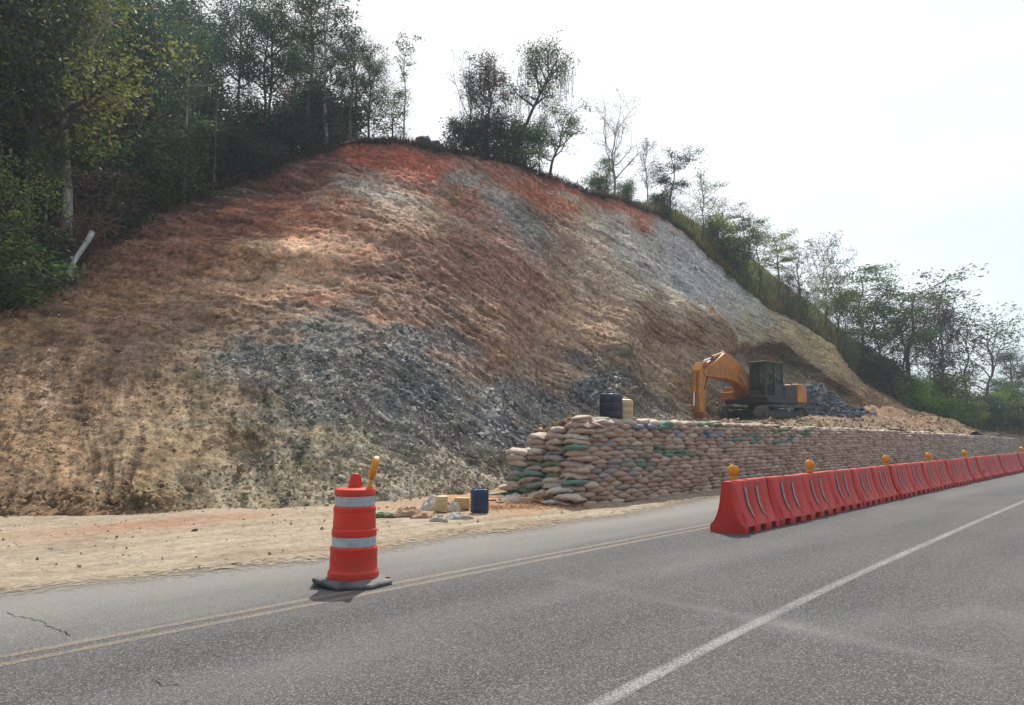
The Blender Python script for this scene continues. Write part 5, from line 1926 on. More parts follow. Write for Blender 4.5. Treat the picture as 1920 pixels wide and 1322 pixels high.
def grow(seed, Hh=9.0, tr=0.13, lean=(0, 0), fb=0.4, limbs=14, ll=2.6, up=35, twigs=7, per=42, cs=0.38, ls=0.2, cflat=.6, shape='round', wob=.25, bark_top=.2,
         vines=0, layered=0, bare=0.0, fork=0):
    """one tree grown from seed: returns trunk mesh, crown mesh, vine mesh (or None)"""
    rs_ = np.random.RandomState(seed)
    T = Soup(); cen, cl_id = [], []
    n = 12
    h = np.linspace(0, 1, n)
    ax = np.stack([lean[0] * h ** 1.3 * Hh + wob * fbm(np.stack([h * 2.2, h * 0 + seed, h * 0], -1), 2) * h * 2,
                   lean[1] * h ** 1.3 * Hh + wob * fbm(np.stack([h * 2.2, h * 0 + seed, h * 0 + 7], -1), 2) * h * 2, h * Hh * .96], -1)
    rad = tr * (1 - h * (1 - bark_top)) * (1 + .5 * np.exp(-h * 18))
    ax[0, 2] -= .5
    T.add(*tube_np(ax, rad, 8))
    ga = rs_.uniform(0, 6.28)
    for i in range(limbs):
        fr = fb + (1 - fb) * ((i + rs_.uniform(.1, .9)) / limbs) * .98
        if layered: fr = fb + (1 - fb) * (np.floor((i / limbs) * layered) + .9 + rs_.uniform(-.06, .06)) / layered * .97
        p0 = np.array([np.interp(fr, h, ax[:, k]) for k in range(3)])
        ga += 2.4 + rs_.uniform(-.5, .5)
        g = (fr - fb) / (1 - fb)
        if shape == 'round': L_ = ll * (0.55 + .75 * math.sin(math.pi * min(1, g * .85 + .15)))
        elif shape == 'flat': L_ = ll * (.45 + .55 * g)
        elif shape == 'cone': L_ = ll * (1.05 - .75 * g)
        else: L_ = ll
        L_ *= rs_.uniform(.65, 1.2)
        e = R(up + rs_.uniform(-16, 16) + (22 * g if shape == 'round' else 0))
        d0 = np.array([math.cos(ga) * math.cos(e), math.sin(ga) * math.cos(e), math.sin(e)])
        m_ = 6
        pts = [p0]; d_ = d0.copy()
        for k in range(m_):
            d_ = d_ + rs_.normal(0, .16, 3) + np.array([0, 0, .05 if shape != 'flat' else -.05])
            d_ /= np.linalg.norm(d_)
            pts.append(pts[-1] + d_ * L_ / m_)
        pts = np.array(pts)
        r0 = max(.018, tr * (.52 - .3 * g))
        T.add(*tube_np(pts, np.linspace(r0, r0 * .28, len(pts)), 5))
        for q in range(twigs):
            fq = rs_.uniform(.28, 1.0)
            k0 = fq * m_
            pb_ = pts[int(min(k0, m_ - 1))] * (1 - (k0 % 1 if k0 < m_ else 1)) + pts[min(int(k0) + 1, m_)] * (k0 % 1 if k0 < m_ else 1)
            dd = (pts[-1] - pts[0]) / L_ * .7 + rs_.normal(0, .6, 3) * np.array([1, 1, .55])
            dd /= np.linalg.norm(dd)
            Lt = L_ * rs_.uniform(.22, .45)
            tp = np.array([pb_, pb_ + dd * Lt * .5 + rs_.normal(0, .04, 3), pb_ + dd * Lt + [0, 0, .05 * Lt]])
            T.add(*tube_np(tp, [r0 * .3 + .004, r0 * .2 + .003, .004], 4))
            if bare:
                for _ in range(3):
                    d3 = dd + rs_.normal(0, .6, 3); d3 /= np.linalg.norm(d3)
                    s0 = tp[rs_.randint(1, 3)]
                    T.add(*tube_np(np.array([s0, s0 + d3 * Lt * .35, s0 + d3 * Lt * .6 + [0, 0, .06]]), [.007, .005, .003], 3))
            if rs_.uniform() < 1 - bare:
                for s0 in (tp[2], tp[1] * .5 + tp[2] * .5):
                    nn = int(per * .5 * rs_.uniform(.5, 1.4))
                    c_ = s0 + rs_.normal(0, cs, (nn, 3)) * np.array([1, 1, cflat])
                    cen.append(c_); cl_id.append(np.full(nn, rs_.uniform(0, 1)))
    tv, tf = T.get()
    trunk = mesh_np('trunk', tv, tf, M_BARK, True)
    crown = None
    if cen:
        cen_ = np.concatenate(cen); ids = np.concatenate(cl_id)
        v, f = leaf_quads(rs_, cen_, ls)
        tint = np.clip(ids * .6 + rs_.uniform(0, .4, len(ids)), 0, 1)
        crown = mesh_np('crown', v, f, M_LEAF, False, [('tint', 'FACE', 'FLOAT', tint)])
    vm = None
    if vines:
        V_ = Soup(); tn = []
        ac = cen_ if cen else ax[4:]
        for _ in range(vines):
            s0 = ac[rs_.randint(len(ac))] + rs_.normal(0, .1, 3)
            Lv = rs_.uniform(.6, 2.6)
            k_ = np.linspace(0, 1, 6)
            pts = s0 + np.stack([.12 * rs_.normal() * k_ + .05 * np.sin(k_ * 9 + rs_.uniform(0, 6)), .12 * rs_.normal() * k_, -Lv * k_], -1)
            v, f = tube_np(pts, .012, 3)
            V_.add(v, f); tn.append(np.full(len(f), rs_.uniform()))
            lc = s0 + np.stack([rs_.normal(0, .09, 14), rs_.normal(0, .09, 14), -Lv * rs_.uniform(0, 1, 14)], -1)
            v, f = leaf_quads(rs_, lc, .13, 1.2, .9)
            V_.add(v, f); tn.append(np.full(len(f), rs_.uniform()))
        v, f = V_.get()
        vm = mesh_np('hanging_vines', v, f, M_LEAF, False, [('tint', 'FACE', 'FLOAT', np.concatenate(tn))])
    return dict(trunk=trunk, crown=crown, vines=vm, H=Hh)


DARK = (0.030, 0.060, 0.036); MID = (0.060, 0.108, 0.040); LITE = (0.13, 0.19, 0.045); YEL = (0.115, 0.13, 0.035); BROWN = (0.085, 0.066, 0.050); PURP = (0.085, 0.068, 0.068); BRIGHT = (0.12, 0.24, 0.035)
B_GREY = (0.16, 0.145, 0.125); B_DARK = (0.06, 0.05, 0.042); B_PALE = (0.34, 0.32, 0.29)

PRO = {
    'dense': [grow(100 + i, 10, .17, (.03 * (i - 1), .02), .34, 20, 2.7, 30, 8, 70, .33, .155, .6) for i in range(3)],
    'tall': [grow(110 + i, 12, .15, (.02 * i - .02, 0), .50, 17, 2.5, 28, 7, 56, .30, .155, .55) for i in range(3)],
    'lean': [grow(116, 13, .23, (-.085, 0), .50, 18, 2.5, 25, 7, 80, .34, .105, .55, wob=.3)],
    'thin': [grow(120 + i, 11, .085, (.03 - .03 * i, 0), .55, 12, 1.5, 35, 6, 34, .24, .15, .6) for i in range(2)],
    'slender': [grow(130, 10, .075, (.0, 0), .60, 13, .95, 25, 4, 13, .17, .21, .8, shape='x')],
    'small': [grow(140 + i, 5.5, .09, (.05 - .05 * i, .03), .30, 15, 1.8, 30, 6, 40, .28, .16, .6) for i in range(3)],
    'airy': [grow(150 + i, 6.5, .085, (.05 - .04 * i, .0), .34, 13, 2.1, 38, 6, 20, .24, .16, .5, wob=.4) for i in range(3)],
    'layer': [grow(160 + i, 6.5, .10, (.04 - .06 * i, .0), .42, 16, 2.2, 8, 8, 34, .26, .15, .22, shape='flat', layered=3) for i in range(2)],
    'bare': [grow(170 + i, 7, .12, (.02, .0), .26, 12, 3.0, 46, 9, 10, .2, .16, .6, bare=.78, wob=.3) for i in range(2)],
    'dry': [grow(180 + i, 6, .07, (.02, .0), .3, 14, 1.1, 52, 7, 14, .16, .12, .8, bare=.5) for i in range(2)],
    'bush': [grow(190 + i, 2.1, .05, (.02, .0), .08, 16, 1.25, 30, 7, 44, .22, .15, .75, wob=.15) for i in range(3)],
    'vine': [grow(200, 6.5, .13, (-.02, .0), .35, 16, 1.7, 35, 7, 38, .28, .17, .8, vines=150), grow(201, 7.0, .17, (.42, .05), .55, 12, 1.9, 30, 7, 34, .3, .17, .8, vines=170)],
    'fork': [grow(210, 5.0, .13, (.26, .0), .30, 12, 2.3, 34, 7, 42, .26, .17, .5)],
}
TREE_N = {'dense': 'broadleaf_tree', 'lean': 'leaning_tree', 'tall': 'broadleaf_tree', 'thin': 'thin_tree', 'slender': 'slender_tree', 'small': 'small_tree', 'airy': 'small_tree', 'layer': 'layered_tree',
          'bare': 'bare_tree', 'dry': 'dry_tree', 'bush': 'bush', 'vine': 'vine_covered_tree', 'fork': 'leaning_tree'}
trng = random.Random(77)


def plant(kind, pos, height, leafc, barkc, label, cat=None, group=None, var=None, rot=None, wide=1.0, squash=None):
    pr = PRO[kind][var if var is not None else trng.randrange(len(PRO[kind]))]
    e = empty(TREE_N[kind], pos, rot if rot is not None else trng.uniform(0, 6.28), label, cat or ('bush' if kind == 'bush' else 'tree'), group)
    k = height / pr['H']
    e.scale = (k * wide, k * wide, k)
    j = trng.uniform(.85, 1.18)
    for nm in ('trunk', 'crown', 'vines'):
        if pr[nm] is None: continue
        o_ = link({'trunk': 'trunk' if kind != 'bush' else 'stems', 'crown': 'crown' if kind != 'bush' else 'foliage', 'vines': 'hanging_vines'}[nm], pr[nm], e)
        if nm == 'trunk': o_.color = (*barkc, 1)
        elif nm == 'crown': o_.color = (*[c * j for c in leafc], 1)
        else: o_.color = (*PURP, 1)
    return e


def top_h(pos, py):
    """height that brings the top of something at pos to image row py"""
    b = 661 - py
    k = pos.y / (F * CP - b * SP)
    return H + (F * SP + b * CP) * k - pos.z


def at_crest(px, vrow, py_top, kind, *a, sink=.1, **k):
    p = hill_at(px, vrow)
    h = max(.6, top_h(p, py_top))
    return plant(kind, p - Vector((0, 0, sink)), h, *a, **k)


# ---- left forest: marked trees along the edge of the cut
Tn = [
    (124, 4.01, -90, 'lean', YEL, B_PALE, 'big yellow green tree with thick grey leaning trunk above the fallen pale log', dict(wide=1.0, rot=0)),
    (45, 4.3, -80, 'dense', YEL, B_DARK, 'tall yellowish tree filling the top left corner of the photo', dict(wide=1.1, var=1)),
    (-5, 4.12, 330, 'small', LITE, B_DARK, 'sunlit yellow green small tree at the left edge low over the slope', dict(wide=.9, var=1)),
    (70, 4.2, 250, 'thin', YEL, B_GREY, 'thin tree with orange tinged leaves left of the leaning grey trunk', dict(wide=1.2)),
    (345, 4.02, 60, 'thin', MID, B_PALE, 'tall tree with crooked pale brown trunk standing at the cut edge on the left', dict(wide=1.3, var=1, rot=0)),
    (400, 4.04, 90, 'thin', DARK, B_GREY, 'thin grey trunked tree just right of the crooked pale one', dict(wide=1.2)),
    (490, 4.05, 20, 'tall', DARK, B_DARK, 'dark crowned tree with two crossing stems at its foot', dict()),
    (575, 4.25, -10, 'tall', MID, B_GREY, 'tall tree with lacy top reaching the upper edge before the sky gap', dict()),
    (612, 4.15, -40, 'thin', DARK, B_PALE, 'straight pale trunk tree near the top of the red slope', dict(wide=1.5)),
    (655, 4.3, 60, 'tall', DARK, B_GREY, 'dense dark tree at the right end of the left forest', dict(wide=1.15)),
    (690, 4.35, 110, 'dense', MID, B_DARK, 'rounded green tree bordering the open sky above the red crest', dict(wide=.85)),
    (735, 4.4, 178, 'small', MID, B_DARK, 'bushy green tree at the foot of the lone slender tree', dict(wide=1.2)),
    (757, 4.10, 58, 'slender', MID, B_GREY, 'lone slender tree with sparse tufts rising into the white sky', dict(wide=1.0)),
]
for px, vr, top, kind, lc, bc, lab, kw in Tn:
    at_crest(px, vr, top, kind, lc, bc, lab, **kw)
# ---- second and third ranks of the dark wood
def zone_l(px):
    return ('left of the leaning grey trunk' if px < 110 else 'between the leaning and the crooked trunk' if px < 340 else
            'between crooked trunk and crossing stems' if px < 490 else 'right of the crossing stems')


for i in range(40):
    px = -330 + i * 25.6 + trng.uniform(-14, 14)
    vr = trng.choice([4.6, 4.95, 5.3, 5.7, 6.1])
    if px > 600: vr = min(vr, 4.8)
    top = np.interp(px, [-300, 0, 200, 330, 480, 560, 640, 700], [-60, -70, -30, 10, 10, 40, 60, 150]) + trng.uniform(-50, 110)
    kd = trng.choice(['dense', 'tall', 'tall', 'tall', 'thin'])
    look = {'dense': 'full dark crowned tree', 'tall': 'tall dark tree with open crown', 'thin': 'thin stemmed dark tree'}[kd]
    at_crest(px, vr, top, kd, trng.choice([DARK, DARK, MID]), trng.choice([B_DARK, B_GREY, B_GREY]),
             look + ' in the wood ' + zone_l(px), group='trees of the dark forest left of the cut', wide=trng.uniform(.8, 1.1))
for i in range(60):
    px = -250 + (i % 40) * 23 + trng.uniform(-10, 10)
    vr = trng.choice([4.3, 4.5, 4.8, 5.2]) if i < 40 else trng.choice([5.3, 5.7, 6.0])
    if i >= 40: px = -250 + (i - 40) * 38
    p = hill_at(px, vr)
    kd = trng.choice(['bush', 'small', 'bush'])
    lc = trng.choice([DARK, DARK, DARK, DARK, MID, BROWN])
    look = {'bush': 'low', 'small': 'stemmed'}[kd] + ' ' + ('brown dry' if lc is BROWN else 'green' if lc is MID else 'dark')
    plant(kd, p - Vector((0, 0, .1)), trng.uniform(1.3, 2.6) * (2.0 if i >= 40 else 1), lc, B_DARK,
          look + ' undergrowth bush ' + zone_l(px), 'bush', 'undergrowth bushes of the left forest', wide=trng.uniform(1.0, 1.4))
# left border scrub coming down to the slope foot
for (px, vr, h_, lc, lab) in [(-20, 4.02, 1.9, MID, 'green bush at the very left edge where the slope ends'), (20, 4.03, 1.5, LITE, 'low yellow green bush above the slope at far left'),
                              (62, 4.05, 1.1, DARK, 'dark bush under the leaning tree left of the pale log'), (95, 4.08, 1.3, BROWN, 'brown dry bush beside the foot of the fallen pale log'),
                              (205, 4.10, 1.3, DARK, 'dark shrub right above the upturned root mass'), (300, 4.12, .9, MID, 'small green bush beside the crooked pale trunk')]:
    plant('bush', hill_at(px, vr) - Vector((0, 0, .15)), h_, lc, B_DARK, lab, 'bush', wide=1.3)

# ---- centre group on the skyline
Cn = [
    (880, 4.10, 140, 'bare', DARK, B_GREY, 'half bare tree with long left branches behind the skyline shrubs', dict(var=0, wide=.75, rot=.6)),
    (915, 4.12, 132, 'vine', BROWN, B_GREY, 'vine smothered tree with rusty brown top on the skyline', dict(var=0, wide=1.0, rot=1.0)),
    (962, 4.12, 98, 'vine', MID, B_DARK, 'slanting tree with dark vines hanging from its crown on the skyline', dict(var=1, wide=.85, rot=0.1)),
    (1030, 4.06, 222, 'fork', MID, B_DARK, 'small forked tree spreading to the right at the hill edge', dict(wide=1.0, rot=0)),
    (1012, 4.15, 232, 'small', DARK, B_DARK, 'dark small tree left of the forked one on the skyline', dict(wide=.8)),
    (1150, 4.3, 228, 'bare', MID, B_PALE, 'wide pale bare tree with fan of naked branches above the right shoulder', dict(var=1, wide=1.05)),
    (1140, 4.3, 300, 'small', MID, B_DARK, 'green leafy small tree growing under the wide bare tree', dict(wide=1.0)),
    (1215, 4.2, 262, 'dry', BROWN, B_PALE, 'thin leafless tree standing right of the wide bare tree', dict(var=0, wide=1.0)),
    (1258, 4.4, 288, 'layer', DARK, B_DARK, 'flat topped layered tree with dark umbrella crown on the right shoulder', dict(var=0, wide=1.1)),
]
for px, vr, top, kind, lc, bc, lab, kw in Cn:
    at_crest(px, vr, top, kind, lc, bc, lab, **kw)
for (px, vr, top, lc, lab) in [(868, 4.25, 236, PURP, 'greyish scrub bush at the left end of the skyline thicket'), (893, 4.2, 246, DARK, 'dark round bush below the vine covered tree'),
                               (925, 4.2, 238, DARK, 'dense dark bush in the middle of the skyline thicket'), (955, 4.15, 250, MID, 'olive bush at the foot of the slanting tree'),
                               (985, 4.12, 250, MID, 'bush at the right end of the skyline thicket'), (1175, 4.3, 350, MID, 'low green bush right of the bare tree foot'),
                               (1120, 4.4, 335, MID, 'low bush left of the wide bare tree foot'), (1240, 4.2, 368, DARK, 'dark bush under the flat topped layered tree')]:
    at_crest(px, vr, top, 'bush', lc, B_DARK, lab, wide=1.0, sink=.25)

# ---- natural flank on the right: trees stepping down along the skyline
Rn = [
    (1318, 4.9, 336, 'airy', MID, B_GREY, 'upright open tree with tufted top just right of the layered tree', {}),
    (1345, 4.8, 380, 'airy', LITE, B_GREY, 'light green open tree below the tufted one on the right flank', {}),
    (1400, 5.0, 396, 'layer', DARK, B_GREY, 'dark flat crowned tree on the right flank skyline, first below the tufted tree', dict(var=1)),
    (1430, 4.7, 425, 'airy', LITE, B_GREY, 'yellow green rounded tree hugging the grey rock edge', {}),
    (1462, 5.0, 432, 'layer', LITE, B_GREY, 'pale green umbrella tree with spreading flat layers at mid flank', dict(var=0, wide=1.1)),
    (1500, 5.0, 468, 'dry', BROWN, B_GREY, 'brown purple dry tree between green ones at mid flank', dict(wide=1.6)),
    (1550, 5.2, 455, 'airy', DARK, B_PALE, 'thin tree with pale stem and high sparse crown at mid flank', dict(wide=.8)),
    (1575, 5.0, 500, 'airy', MID, B_PALE, 'open branched tree with several pale stems at mid flank', {}),
    (1620, 5.1, 506, 'layer', MID, B_DARK, 'broad leaning tree with dark flat crown on the flank skyline', dict(var=1, wide=1.3)),
    (1590, 4.6, 555, 'small', LITE, B_GREY, 'bright green round tree in front of the broad leaning tree', {}),
    (1650, 4.8, 575, 'small', MID, B_DARK, 'full green tree below the broad leaning one', dict(wide=1.2)),
    (1710, 5.1, 540, 'layer', MID, B_DARK, 'wide tree with feathery horizontal branches reaching right over the sky', dict(var=0, wide=1.6)),
    (1700, 4.7, 600, 'dense', MID, B_DARK, 'large leafy tree clump under the feathery wide tree', dict(wide=1.1)),
    (1775, 5.1, 578, 'vine', BROWN, B_GREY, 'brown vine covered tree towards the lower end of the flank', dict(var=0, wide=.9)),
    (1815, 5.0, 605, 'airy', DARK, B_GREY, 'open dark tree right of the brown vine covered one', dict(wide=1.2)),
    (1860, 5.0, 612, 'airy', MID, B_GREY, 'airy spreading tree with bare lower stems near the right edge', dict(wide=1.5)),
    (1905, 5.2, 668, 'dense', DARK, B_DARK, 'dense dark tree cut by the right edge of the photo', dict(wide=1.3)),
    (1945, 5.0, 690, 'dense', DARK, B_DARK, 'dark tree mass beyond the right edge above the wall end', dict(wide=1.3)),
    (1880, 4.6, 720, 'small', MID, B_DARK, 'low green tree above the far end of the sandbag wall', dict(wide=1.2)),
    (1300, 4.6, 400, 'airy', MID, B_DARK, 'dark leafy small tree just over the red rim on the right shoulder', {}),
    (1380, 4.5, 452, 'dry', BROWN, B_GREY, 'leafless brown shrub tree beside the top of the grey rock face', dict(wide=1.3)),
    (1530, 4.6, 520, 'airy', LITE, B_PALE, 'light green slim tree among dry stems at mid flank', {}),
    (1750, 4.8, 650, 'dry', PURP, B_GREY, 'grey dry thicket tree under the brown vine covered one', dict(wide=1.6)),
    (1820, 4.7, 690, 'dry', PURP, B_GREY, 'tangled grey leafless tree low on the right flank', dict(wide=1.8)),
]
for px, vr, top, kind, lc, bc, lab, kw in Rn:
    at_crest(px, vr, top, kind, lc, bc, lab, **kw)
for i in range(54):
    px = 1270 + i * 12.6 + trng.uniform(-8, 8)
    vr = trng.uniform(4.35, 5.1)
    kind = trng.choice(['airy', 'small', 'dry', 'bush', 'small'])
    if px < 1480 and kind == 'small': kind = 'airy'
    p = hill_at(px, vr)
    zone = ('below the flat topped layered tree' if px < 1400 else 'around the pale umbrella tree' if px < 1520 else 'around the broad leaning tree' if px < 1660 else
            'under the feathery wide tree' if px < 1770 else 'near the lower end of the flank')
    zone += ', close to the rim' if vr < 4.7 else ', towards the skyline'
    look = {'airy': 'open young tree', 'small': 'leafy young tree', 'dry': 'dry twiggy sapling', 'bush': 'low scrub clump'}[kind]
    plant(kind, p - Vector((0, 0, .15)), trng.uniform(1.5, 3.0) * (.8 if px < 1480 else 1), trng.choice([MID, MID, LITE, BROWN, LITE]), trng.choice([B_GREY, B_DARK]),
          look + ' ' + zone, 'bush' if kind == 'bush' else 'tree', 'scrub trees of the right flank', wide=trng.uniform(1.0, 1.5))
# vivid bushes along the lower right rim
for (px, vr, h_, lc, lab) in [(1640, 4.15, 2.0, DARK, 'dark green bush at the upper end of the vivid bushes by the rim'), (1668, 4.2, 2.3, DARK, 'second dark green bush down the lower rim'),
                              (1690, 4.12, 1.8, BRIGHT, 'vivid green bush halfway down the lower rim'), (1722, 4.14, 1.9, BRIGHT, 'largest vivid green bush on the lower rim'),
                              (1752, 4.12, 1.5, BRIGHT, 'vivid green bush above the brown soil mound'), (1780, 4.12, 1.2, BRIGHT, 'low vivid green bush near the wall top'),
                              (1806, 4.15, 1.0, BRIGHT, 'lowest vivid green bush towards the wall end'), (1850, 4.3, 2.2, DARK, 'dark bush behind the far end of the sandbag wall'),
                              (1885, 4.25, 2.4, DARK, 'dark bush hanging over the last metres of the sandbag wall'), (1915, 4.2, 3.0, DARK, 'tall dark bush just past the wall end'),
                              (1590, 4.15, 1.2, LITE, 'olive bush on the rim above the soil overhang'), (1480, 4.12, 1.1, YEL, 'yellowish grass bush at the end of the grey rock face')]:
    plant('bush', hill_at(px, vr) - Vector((0, 0, .15)), h_, lc, B_DARK, lab, 'bush', wide=1.25)

# ---- grass and litter on the natural ground (nobody could count it)
def tufts(name, sel, n, hh, colr, label, rs_, lean=.35, w=.018):
    pk_ = sel[rs_.choice(len(sel), n)]
    base = GP[pk_[:, 0], pk_[:, 1]] + rs_.normal(0, .12, (n, 3)) * [1, 1, .1]
    an = rs_.uniform(0, 2 * np.pi, n)
    d = np.stack([np.cos(an), np.sin(an), np.zeros(n)], -1)
    s_ = np.stack([-np.sin(an), np.cos(an), np.zeros(n)], -1) * w * rs_.uniform(.6, 1.6, (n, 1))
    L_ = (hh * rs_.uniform(.4, 1.4, n))[:, None]
    tip = base + d * L_ * lean + [0, 0, 1] * L_
    mid_ = base + d * L_ * lean * .35 + np.array([0, 0, .6]) * L_
    v = np.stack([base - s_, base + s_, mid_ + s_ * .8, mid_ - s_ * .8, tip], 1).reshape(-1, 3)
    i5 = np.arange(n)[:, None] * 5
    f = np.concatenate([i5 + np.array([[0, 1, 2]]), i5 + np.array([[0, 2, 3]]), i5 + np.array([[3, 2, 4]])])
    tn = np.tile(rs_.uniform(0, 1, n), 3)
    o_ = link(name, mesh_np(name, v, f, M_LEAF, False, [('tint', 'FACE', 'FLOAT', tn)]))
    o_.color = (*colr, 1)
    tag(o_, label, None, None, 'stuff')


rs2 = np.random.RandomState(31)
inr = (V > 4.06) & (V < 5.6) & (U > .12) & (U < .76)
tufts('dry_grass', np.argwhere(inr), 42000, .5, (0.16, 0.135, 0.05), 'dry yellow grass on the natural right flank', rs2)
tufts('green_grass', np.argwhere(inr & (fbm(np.stack([X * .25, Yg * .25, Z * .25], -1), 2) > .05)), 26000, .45, (0.07, 0.12, 0.03), 'green grass patches on the right flank', rs2, .6, .03)
inl = (V > 4.02) & (V < 5.4) & (U > -.8) & (U < -.10)
tufts('leaf_litter', np.argwhere(inl), 26000, .28, (0.10, 0.065, 0.04), 'brown leaf litter and dry stems on the forest floor', rs2, 1.2, .03)
inc = (V > 3.99) & (V < 4.12) & (U > -.5) & (U < .30)
tufts('crest_roots', np.argwhere(inc), 9000, .20, (0.09, 0.065, 0.05), 'torn roots and dry stems along the crest of the cut', rs2, 1.5, .02)

# fern by the forest edge
def fern(pos, size, colr, label):
    r_ = np.random.RandomState(int(pos.x * 100) & 255)
    S_ = Soup(); tn = []
    for k in range(13):
        a = math.tau * k / 13 + r_.uniform(-.2, .2)
        L_ = size * r_.uniform(.8, 1.1)
        t_ = np.linspace(0, 1, 9)
        px_ = t_ * L_ * .9; pz_ = L_ * (.95 * t_ - .55 * t_ ** 2.4)
        sp_ = np.stack([np.cos(a) * px_, np.sin(a) * px_, pz_], -1)
        S_.add(*tube_np(sp_, .012, 3)); tn.append(np.full(24, .2))
        cen = []; 
        for q in range(2, 9):
            for sgn in (-1, 1):
                side = np.array([-math.sin(a), math.cos(a), -.15]) * sgn
                l_ = .30 * size * (1 - abs(q / 8 - .35)) 
                p0 = sp_[q]; p1 = p0 + side * l_ + (sp_[q] - sp_[q - 1]) * .8
                w_ = (sp_[q] - sp_[q - 1]) * .32
                S_.add([p0 - w_, p0 + w_, p1 + w_ * .2, p1 - w_ * .2], [(0, 1, 2, 3)]); tn.append(np.full(1, r_.uniform()))
    v, f = S_.get()
    tn = np.concatenate(tn)
    tn = np.resize(tn, len(f))
    e = link('fern', mesh_np('fern', v, f, M_LEAF, False, [('tint', 'FACE', 'FLOAT', tn)]), None, pos)
    e.color = (*colr, 1)
    tag(e, label, 'fern')


fern(hill_at(222, 4.14) + Vector((0, 0, .1)), 1.5, (0.03, 0.10, 0.03), 'large dark green fern behind the upturned roots at the forest edge')
fern(hill_at(190, 4.2) + Vector((0, 0, .1)), 1.1, (0.03, 0.09, 0.035), 'smaller bluish fern left of the large one')

# fallen pale log and its root plate, felled stems along the edge
def log(a, b, r0, r1, colr, name, label, cat='log', bend=.06):
    a, b = Vector(a), Vector(b)
    n = 9
    pts = []
    for k in range(n):
        t_ = k / (n - 1)
        p_ = a.lerp(b, t_)
        p_.z += math.sin(t_ * 3.1) * bend * (b - a).length * .5
        p_.x += math.sin(t_ * 5) * bend * .3
        pts.append(tuple(p_))
    v, f = tube_np(np.array(pts), np.linspace(r0, r1, n), 10)
    m_ = MB(); m_.add(v.tolist(), f.tolist())
    m_.f.append(tuple(range(9, -1, -1))); m_.f.append(tuple((n - 1) * 10 + i for i in range(10)))
    o_ = m_.build(name, M_BARK, None, True, auto=50)
    o_.color = (*colr, 1)
    return tag(o_, label, cat)


pa = P(172, 437, 22.6); pb2 = P(130, 516, 21.6)
log(pa, pb2, .095, .06, (.40, .39, .38), 'fallen_log', 'pale grey fallen log hanging down from the upturned roots', bend=.16)
pr_ = P(160, 425, 23.0)
rv = Soup(); rrs = np.random.RandomState(8)
for _ in range(170):
    c0_ = np.array(pr_) + rrs.normal(0, .32, 3) * [1.1, .7, .8]
    d_ = rrs.normal(0, 1, 3); d_[2] -= .4; d_ /= np.linalg.norm(d_)
    L_ = rrs.uniform(.3, 1.1)
    rv.add(*tube_np(np.array([c0_, c0_ + d_ * L_ * .5 + rrs.normal(0, .06, 3), c0_ + d_ * L_ + rrs.normal(0, .14, 3)]), [.03 * rrs.uniform(.3, 1), .014, .004], 4))
v, f = rv.get()
o = link('root_mass', mesh_np('root_mass', v, f, M_BARK, True)); o.color = (.17, .085, .055, 1)
tag(o, 'reddish brown tangle of upturned roots at the top of the pale log', 'roots')
for (x0, y0, x1, y1, vr, r_, cl_, lab) in [(283, 402, 308, 388, 0, .11, (.42, .33, .25), 'short tan cut log lying at the forest edge'),
                                           (500, 325, 560, 308, 0, .06, (.30, .25, .2), 'thin felled stem lying along the dark upper rim'),
                                           (420, 345, 470, 318, 0, .045, (.2, .17, .14), 'dark thin stem leaning on the rim left of the felled one'),
                                           (640, 272, 690, 264, 0, .05, (.34, .3, .26), 'pale stick lying on the crest near the red soil')]:
    a = hill_near(x0, y0); b = hill_near(x1, y1)
    log(a + Vector((0, -.1, .12)), b + Vector((0, -.1, .16)), r_, r_ * .7, cl_, 'cut_log', lab, bend=.02)

# boulders, stumps and posts on the skyline
M_BLD = simple_mat('dark_boulder', (0.045, 0.05, 0.052), .9, .3, 3, .5)


def boulder(pos, size, label, seed):
    rs_ = np.random.RandomState(seed)
    n1, n2 = 18, 12
    th = np.linspace(0, 2 * np.pi, n1, endpoint=False); ph = np.linspace(.02, np.pi - .02, n2)
    T_, Pp = np.meshgrid(th, ph)
    d = np.stack([np.cos(T_) * np.sin(Pp), np.sin(T_) * np.sin(Pp), np.cos(Pp)], -1)
    r_ = 1 + .28 * fbm(d * 1.4 + seed, 3) 
    v = d * r_[..., None] * np.array(size) / 2
    ix_ = np.arange(n1 * n2).reshape(n2, n1)
    f = np.stack([ix_[:-1], np.roll(ix_, -1, 1)[:-1], np.roll(ix_, -1, 1)[1:], ix_[1:]], -1).reshape(-1, 4)
    o_ = link('boulder', mesh_np('boulder', v.reshape(-1, 3), f[:, ::-1], M_BLD, True), None, pos)
    return tag(o_, label, 'boulder')


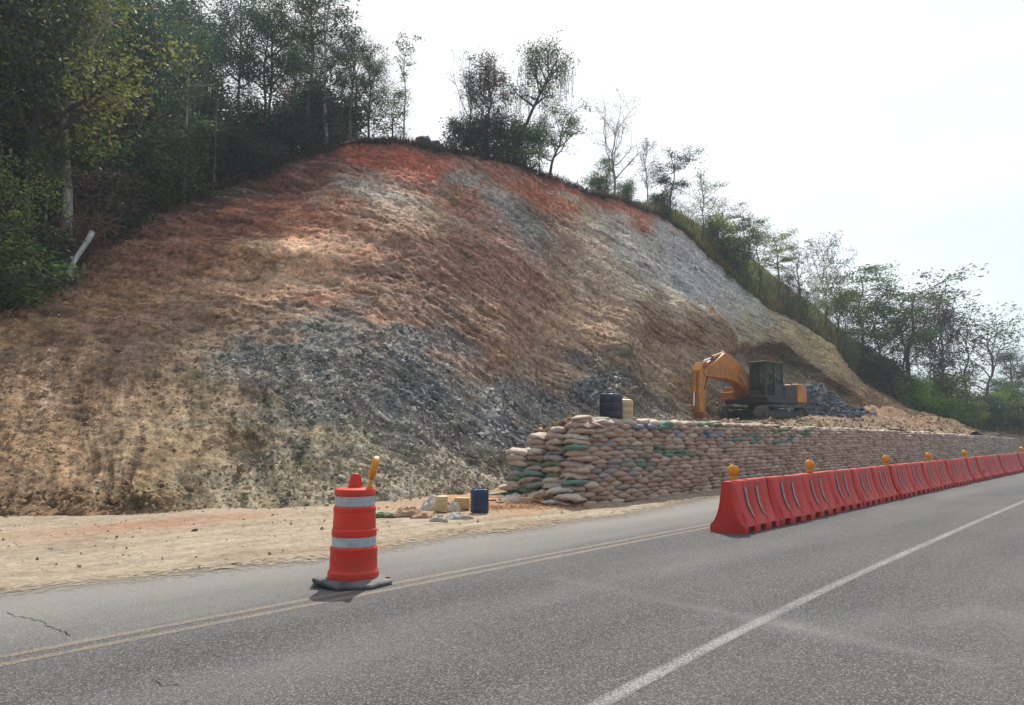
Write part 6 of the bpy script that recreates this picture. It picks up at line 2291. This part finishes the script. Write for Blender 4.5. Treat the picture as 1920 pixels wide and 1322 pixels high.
for px, sz, lab, sd in ((795, (.95, .9, .75), 'dark boulder on the skyline, left one of the pair', 3), (815, (.75, .8, .62), 'dark boulder on the skyline, right one of the pair', 6),
                        (829, (.3, .4, .5), 'small dark rock right of the two skyline boulders', 9)):
    p = hill_at(px, 4.08)
    boulder(p + Vector((0, 0, sz[2] * .32)), sz, lab, sd)
M_WOOD = simple_mat('weathered_wood', (0.10, 0.085, 0.07), .9, .25, 8, .3)
for px, h_, r_, lab, nm in ((844, 1.25, .022, 'thin upright pole on the skyline between boulders and trees', 'pole'), (852, .42, .075, 'short thick wooden post right of the thin skyline pole', 'post'),
                            (849, .28, .04, 'very short peg beside the thick skyline post', 'post'), (1082, .5, .02, 'thin stake on the crest right of the forked tree', 'stake'), (250, .9, .03, 'thin weathered stake at the forest edge', 'stake'),
                            (418, .5, .03, 'small fence stake at the dark rim below the forest', 'stake')):
    p = hill_at(px, 4.06)
    m_ = MB(); m_.cyl((0, 0, -.3), (.01, 0, h_), r_, r_ * .85, 10)
    o_ = m_.build(nm, M_WOOD, None, True, auto=40, loc=p)
    tag(o_, lab, nm)
# pale stones strung along the crest
rs3 = np.random.RandomState(4)
cs_ = np.argwhere((V > 4.0) & (V < 4.1) & (gpx > 860) & (gpx < 1000))
pk = cs_[rs3.choice(len(cs_), 90)]
scatter('crest_stones', GP[pk[:, 0], pk[:, 1]], np.tile([0, 0, 1.], (len(pk), 1)), rs3.uniform(.06, .2, len(pk)), np.array([[.26, .25, .24]]) * rs3.uniform(.6, 1.3, (len(pk), 1)), rs3, .5, .2, M_STONE)
print('triangles', sum(len(m_.loop_triangles) if m_.loop_triangles else len(m_.polygons) * 2 for m_ in bpy.data.meshes))

# ================================================================== AIR
m_, n_, l_, b_ = mat_new('haze')
n_.remove(b_)
pv = n_.new('ShaderNodeVolumePrincipled')
pv.inputs['Color'].default_value = (.80, .90, 1.0, 1)
pv.inputs['Density'].default_value = 0.0009
pv.inputs['Anisotropy'].default_value = 0.2
l_.new(pv.outputs[0], n_['Material Output'].inputs['Volume'])
hz = MB(); hz.box((0, 60, 17), (420, 300, 42))
o = hz.build('haze', m_)
tag(o, 'thin bright haze in the air over the site', None, None, 'stuff')
